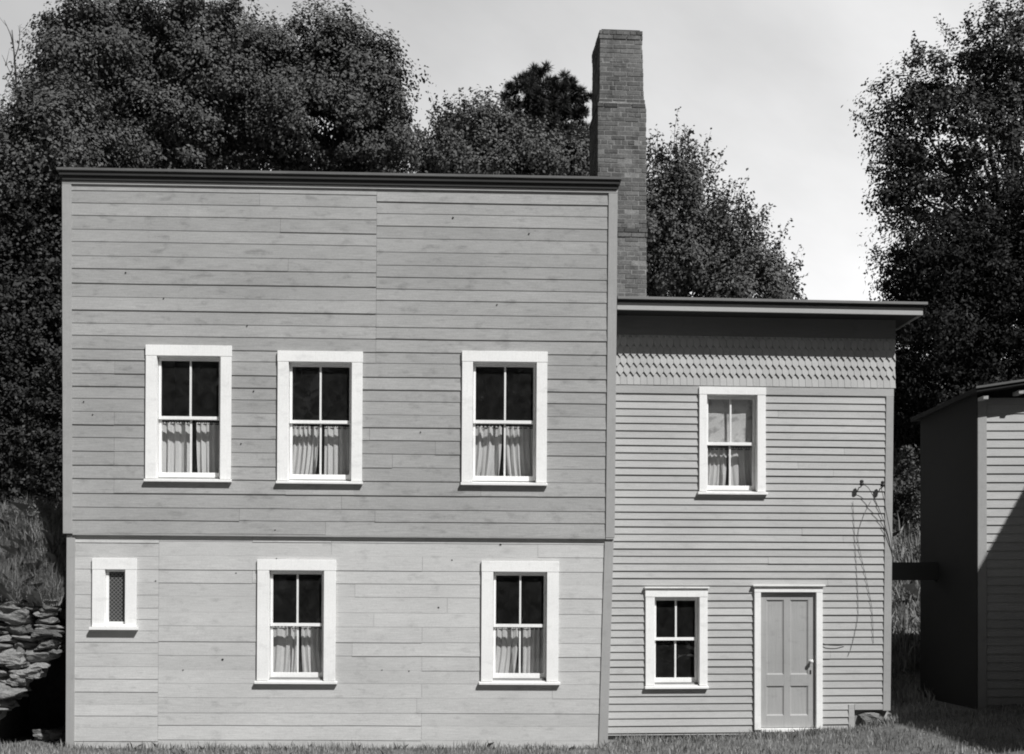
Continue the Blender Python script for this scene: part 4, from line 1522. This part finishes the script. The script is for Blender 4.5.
# trees across the way mirrored in the panes, plus two added to block sky
def far_tree(x, y, h, r, seed, label):
    rg = np.random.default_rng(seed)
    root = empty('broadleaf_tree', Matrix.Translation((x, y, float(ground_z(x, y)))))
    tag(root, label, 'tree', 'trees across the way behind the camera')
    lob = []
    for k in range(9):
        a = rg.uniform(0, 6.28)
        lob.append((np.array([math.cos(a) * r * .5, math.sin(a) * r * .5, h * rg.uniform(.15, .8)]), (r * .65, r * .65, h * .24)))
    P, out, C, d = crown_points(lob, 420, 45, .8, rg, .5)
    k = len(P)
    nr = unit(out * .5 + rg.normal(size=(k, 3)) * .7 + np.array([0, 0, .4]))
    ln = .34 * rg.uniform(.6, 1.4, k)
    np_mesh('crown', quads(P, nr, unit(rg.normal(size=(k, 3))), ln, ln * .7), 4, M['leafdark'], root)
    mb = MB(); limbs(mb, (0, 0, -.1), (0, 0, h * .8), .3, [l[0] for l in lob], rg)
    mb.build('trunk', M['bark'], root, smooth=True)


for i, (x, y, h, r) in enumerate([(-36, -44, 15, 5.5), (-31, -47, 17, 5.5), (-22, -48, 18, 5.5), (-14, -48, 18, 5.5), (-5, -48, 18, 5.5), (2.5, -49, 18, 5.5), (-27, -43, 16, 5.5), (-18, -45, 17, 5.5), (-9.5, -43, 16, 5.5), (-1.5, -45, 17, 5.5), (6.5, -44, 16, 5), (30, -40, 16, 6), (14, -46, 9, 4.5), (21, -46, 9.5, 4.5), (8.5, -17, 8.5, 3.2), (12.5, -14, 9, 3.4)]):  # last two added at right front to keep sky light off the outbuilding
    far_tree(x, y, h, r, 400 + i, 'tree out of view, in the row behind the camera or added to block sky light')

# ------------------------------------------------------------------ grass
def blades(name, x, y, zf, hmin, hmax, wid, mat, seed, lean=.35):
    rg = np.random.default_rng(seed)
    n = len(x)
    z = zf(x, y)
    h = rg.uniform(hmin, hmax, n) * rg.uniform(.5, 1.0, n)
    h = h * (.75 + .55 * (np.sin(x * 1.9 + 2 * np.sin(y * 1.4)) * np.sin(x * 4.7 + y * 3.1 + 1) * .5 + .5))
    az = rg.uniform(0, 6.283, n)
    ln = rg.normal(0, lean, n) * h
    ldir = rg.uniform(0, 6.283, n)
    b = np.stack([x, y, z - .02], 1)
    wv = np.stack([np.cos(az), np.sin(az), np.zeros(n)], 1) * (wid * rg.uniform(.6, 1.4, n))[:, None]
    lv = np.stack([np.cos(ldir) * ln, np.sin(ldir) * ln, np.zeros(n)], 1)
    mid = b + lv * .35 + np.stack([np.zeros(n), np.zeros(n), h * .6], 1)
    tip = b + lv + np.stack([np.zeros(n), np.zeros(n), h * (1 - .25 * np.abs(ln / h))], 1)
    V = np.stack([b - wv, b + wv, mid + wv * .7, tip, mid - wv * .7], 1).reshape(-1, 3)
    o = np_mesh(name, V, 5, mat)
    tag(o, kind='stuff')
    return o


rg = np.random.default_rng(55)


def patchy(n, x0, x1, y0, y1, seed):
    rg = np.random.default_rng(seed)
    x = rg.uniform(x0, x1, n); y = rg.uniform(y0, y1, n)
    d = np.sin(x * 2.3 + 1.1 * np.sin(y * 3)) * np.sin(x * 5.1 + y * 2) * .5 + .5
    k = rg.random(n) < .45 + .55 * d
    return x[k], y[k]


def front_y(x):
    """front face of whatever stands at x"""
    return np.where(x < -6.28, -.02, np.where(x < 1.38, x * math.tan(PH1) - .05, np.where(x < 5.72, M2.translation.y - .03 + (x - M2.translation.x) * math.tan(PH2), 3.0)))


x, y = patchy(88000, -8.5, 10.5, -5.0, 3.4, 1)
k = (y < front_y(x) - .01) & ~((x > 6.75) & (y > .75))
o = blades('grass', x[k], y[k], ground_z, .05, .15, .006, M['grass'], 2)
tag(o, 'short rough lawn grass along the foot of the houses', 'grass')
x = np.random.default_rng(5).uniform(1.5, 5.7, 3600)
y = front_y(x) - np.abs(np.random.default_rng(6).normal(0, .14, len(x))) - .03
o = blades('tall_grass', x, y, ground_z, .06, .17, .006, M['grass'], 3)
tag(o, 'taller grass growing against the clapboard house', 'grass')
x = np.random.default_rng(15).uniform(-8, 1.35, 2600)
y = front_y(x) - np.abs(np.random.default_rng(16).normal(0, .1, len(x))) - .03
o = blades('grass_tuft', x, y, ground_z, .05, .17, .006, M['grass'], 31)
tag(o, 'thin tufts of grass along the foot of the plank house', 'grass')
rb_ = np.random.default_rng(7)
x = rb_.uniform(-9.0, -6.34, 42000)
y = -.2 + 1.35 * rb_.random(42000) ** 1.25
o = blades('bank_grass', x, y, hill_z, .10, .52, .0042, M['tallgrass'], 8, .75)
tag(o, 'tall dry grass on the bank above the stone wall', 'grass')
x, y = patchy(9000, 5.4, 7.6, 2.6, 6.4, 19)
o = blades('gap_grass', x, y, ground_z, .1, .3, .009, M['tallgrass'], 20, .5)
tag(o, 'shaded grass on the ground between the clapboard house and the outbuilding', 'grass')
x, y = patchy(16000, 5.8, 10.5, 6.3, 13.5, 9)
o = blades('hillside_grass', x, y, hill_z, .25, .7, .016, M['tallgrass'], 10, .6)
tag(o, 'rank grass and weeds on the slope seen through the gap', 'grass')

# ------------------------------------------------------------------ light
SUN = Vector((0.80, -1.0, 1.40)).normalized()
el = math.asin(SUN.z)
sun = bpy.data.lights.new('sun', 'SUN')
sun.energy = 4.85
sun.angle = R(0.5)
sun.color = (1.0, .997, .988)
so = bpy.data.objects.new('sun', sun)
so.rotation_euler = SUN.to_track_quat('Z', 'Y').to_euler()
COL.objects.link(so)

world = bpy.data.worlds.new("World")
scene.world = world
world.use_nodes = True
nt = world.node_tree
nt.nodes.clear()
out = N(nt, 'ShaderNodeOutputWorld')
bg = N(nt, 'ShaderNodeBackground')
sky = N(nt, 'ShaderNodeTexSky')
sky.sky_type = 'NISHITA'
sky.sun_disc = False
sky.sun_elevation = el
sky.sun_rotation = math.atan2(SUN.x, SUN.y)
sky.air_density = 1.0
sky.dust_density = 1.5
# panchromatic film behind a yellow filter: mostly red and green
sp = N(nt, 'ShaderNodeSeparateColor')
nt.links.new(sky.outputs[0], sp.inputs[0])
v = math_node(nt, 'ADD', math_node(nt, 'MULTIPLY', sp.outputs[0], .60), math_node(nt, 'MULTIPLY', sp.outputs[1], .40))
tc = N(nt, 'ShaderNodeTexCoord').outputs['Generated']
sx = N(nt, 'ShaderNodeSeparateXYZ')
nt.links.new(tc, sx.inputs[0])
# thin bright cloud low in the northern sky, thicker to the right
rotm = N(nt, 'ShaderNodeMapping')
rotm.inputs['Rotation'].default_value = (0, R(-24), 0)
nt.links.new(tc, rotm.inputs[0])
n1 = noise(nt, rotm.outputs[0], 2.1, 6, 0.5, (1, 1, 2.6))
n2 = noise(nt, rotm.outputs[0], 6.5, 6, 0.58, (1, 1, 2.2))
cl = math_node(nt, 'ADD', math_node(nt, 'MULTIPLY', n1, .75), math_node(nt, 'MULTIPLY', n2, .25))
cl = maprange(nt, cl, .36, .66, 0.0, 1.0)
north = maprange(nt, sx.outputs[1], .45, .80, 0.0, 1.0)
east = maprange(nt, sx.outputs[0], -.35, .30, 0.72, 1.0)
low = maprange(nt, sx.outputs[2], .18, .55, 1.0, 0.55)
mask = math_node(nt, 'MULTIPLY', math_node(nt, 'MULTIPLY', math_node(nt, 'MULTIPLY', maprange(nt, cl, 0, 1, .75, 1.04), north), east), low)
v = math_node(nt, 'MULTIPLY', v, .38)
CLOUD_V = 15.3
dif = math_node(nt, 'SUBTRACT', CLOUD_V, v)
v = math_node(nt, 'ADD', v, math_node(nt, 'MULTIPLY', dif, mask))
cc = N(nt, 'ShaderNodeCombineColor')
for i, t in enumerate((1.0, 1.0, 1.005)):
    nt.links.new(math_node(nt, 'MULTIPLY', v, t), cc.inputs[i])
nt.links.new(cc.outputs[0], bg.inputs[0])
bg.inputs[1].default_value = 0.08
nt.links.new(bg.outputs[0], out.inputs[0])

# ------------------------------------------------------------------ render settings
vs = scene.view_settings
vs.view_transform = 'Standard'
vs.look = 'None'
vs.exposure = 0.0
vs.gamma = 1.0
vs.use_curve_mapping = False
scene.render.engine = 'CYCLES'
scene.cycles.pixel_filter_type = 'BLACKMAN_HARRIS'
scene.cycles.filter_width = 1.9
scene.cycles.max_bounces = 6
scene.cycles.transparent_max_bounces = 12
scene.cycles.use_denoising = True
